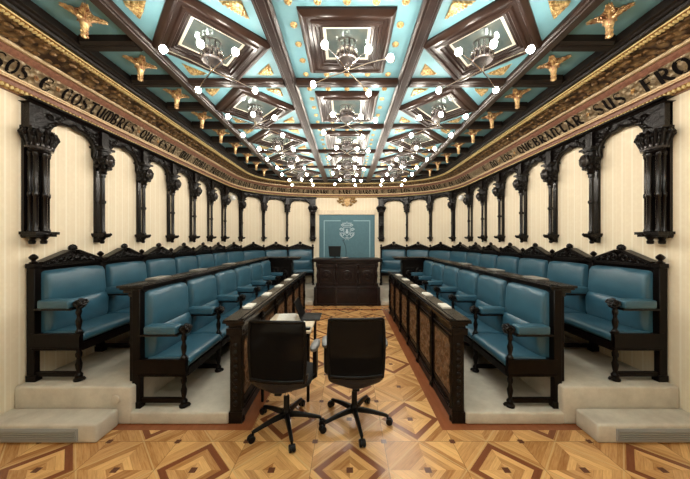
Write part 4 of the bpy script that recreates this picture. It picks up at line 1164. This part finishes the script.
    P(mb, 'back_frame', 'blackp', ang=80)
    vs = []; fs = []; nx = 12
    for z in zs:
        for i in range(nx + 1):
            t = -1 + 2 * i / nx; vs.append((t * bw(z), by(t, z), z))
    for j in range(len(zs) - 1):
        for i in range(nx): a = j * (nx + 1) + i; fs.append((a, a + 1, a + nx + 2, a + nx + 1))
    P(MB().add(vs, fs), 'mesh_back', 'mesh')
    vs = []; fs = []
    for z in [.55 + .025 * k for k in range(6)]:
        for i in range(nx + 1):
            t = -1 + 2 * i / nx; vs.append((t * .205, by(t, z) + .035, z))
    for j in range(5):
        for i in range(nx): a = j * (nx + 1) + i; fs.append((a, a + 1, a + nx + 2, a + nx + 1))
    P(MB().add(vs, fs), 'lumbar_pad', 'blackp')
    for s in (-1, 1):
        mb = MB().tube([(s * .10, .0, .425), (s * .22, .0, .43), (s * .262, .0, .46), (s * .265, -.0, .54), (s * .262, -.01, .72)], [.016, .016, .016, .015, .015], 8)
        mb.box(s * .256 - .012, s * .256 + .022, -.035, .025, .50, .70)
        arm = loc_build(mb, 'armrest', M['blackp'], root, R, ang=60)
        vs = []; n = 14; pd = MB()
        for zz, k in ((.715, .8), (.728, 1), (.748, 1), (.760, .75)):
            for i in range(n):
                a = 2 * PI * i / n; vs.append((s * .262 + .036 * k * math.cos(a), -.01 + .125 * k * math.copysign(abs(math.sin(a)) ** .7, math.sin(a)), zz))
        fs = []
        for j in range(3):
            for i in range(n): fs.append((j * n + i, j * n + (i + 1) % n, (j + 1) * n + (i + 1) % n, (j + 1) * n + i))
        fs += [tuple(range(n)), tuple(range(3 * n, 4 * n))]
        pd.add(vs, fs); o = inst(pd.mesh('arm_pad', M['greypad'], ang=60), 'arm_pad', arm); o.matrix_basis = Matrix.Identity(4); o['label'] = 'grey rubber arm pad'
    return root
office_chair(.068, 2.52, math.radians(2), -80, 'black mesh office chair on casters, the right one with both arm pads showing')
office_chair(-.538, 2.45, math.radians(-5), -70, 'black mesh office chair on casters, the left one beside the left desk end')

# ------------------------------------------------------------------ camera, render settings
cam = bpy.data.cameras.new('camera'); co = bpy.data.objects.new('camera', cam); col.objects.link(co)
co.location = (0, 0, H); co.rotation_euler = (PI / 2, 0, 0)
cam.sensor_width = 36; cam.lens = 36 * F / 690; cam.clip_start = .05
cam.shift_x = -2 / 690; cam.shift_y = .5 / 690
sc.camera = co
wd = bpy.data.worlds.new('world'); sc.world = wd; wd.use_nodes = True
wd.node_tree.nodes['Background'].inputs[0].default_value = (.9, .9, 1, 1); wd.node_tree.nodes['Background'].inputs[1].default_value = .3
vs_ = sc.view_settings; vs_.view_transform = 'Standard'; vs_.look = 'None'; vs_.gamma = 1; vs_.use_curve_mapping = False
vs_.exposure = 1.05
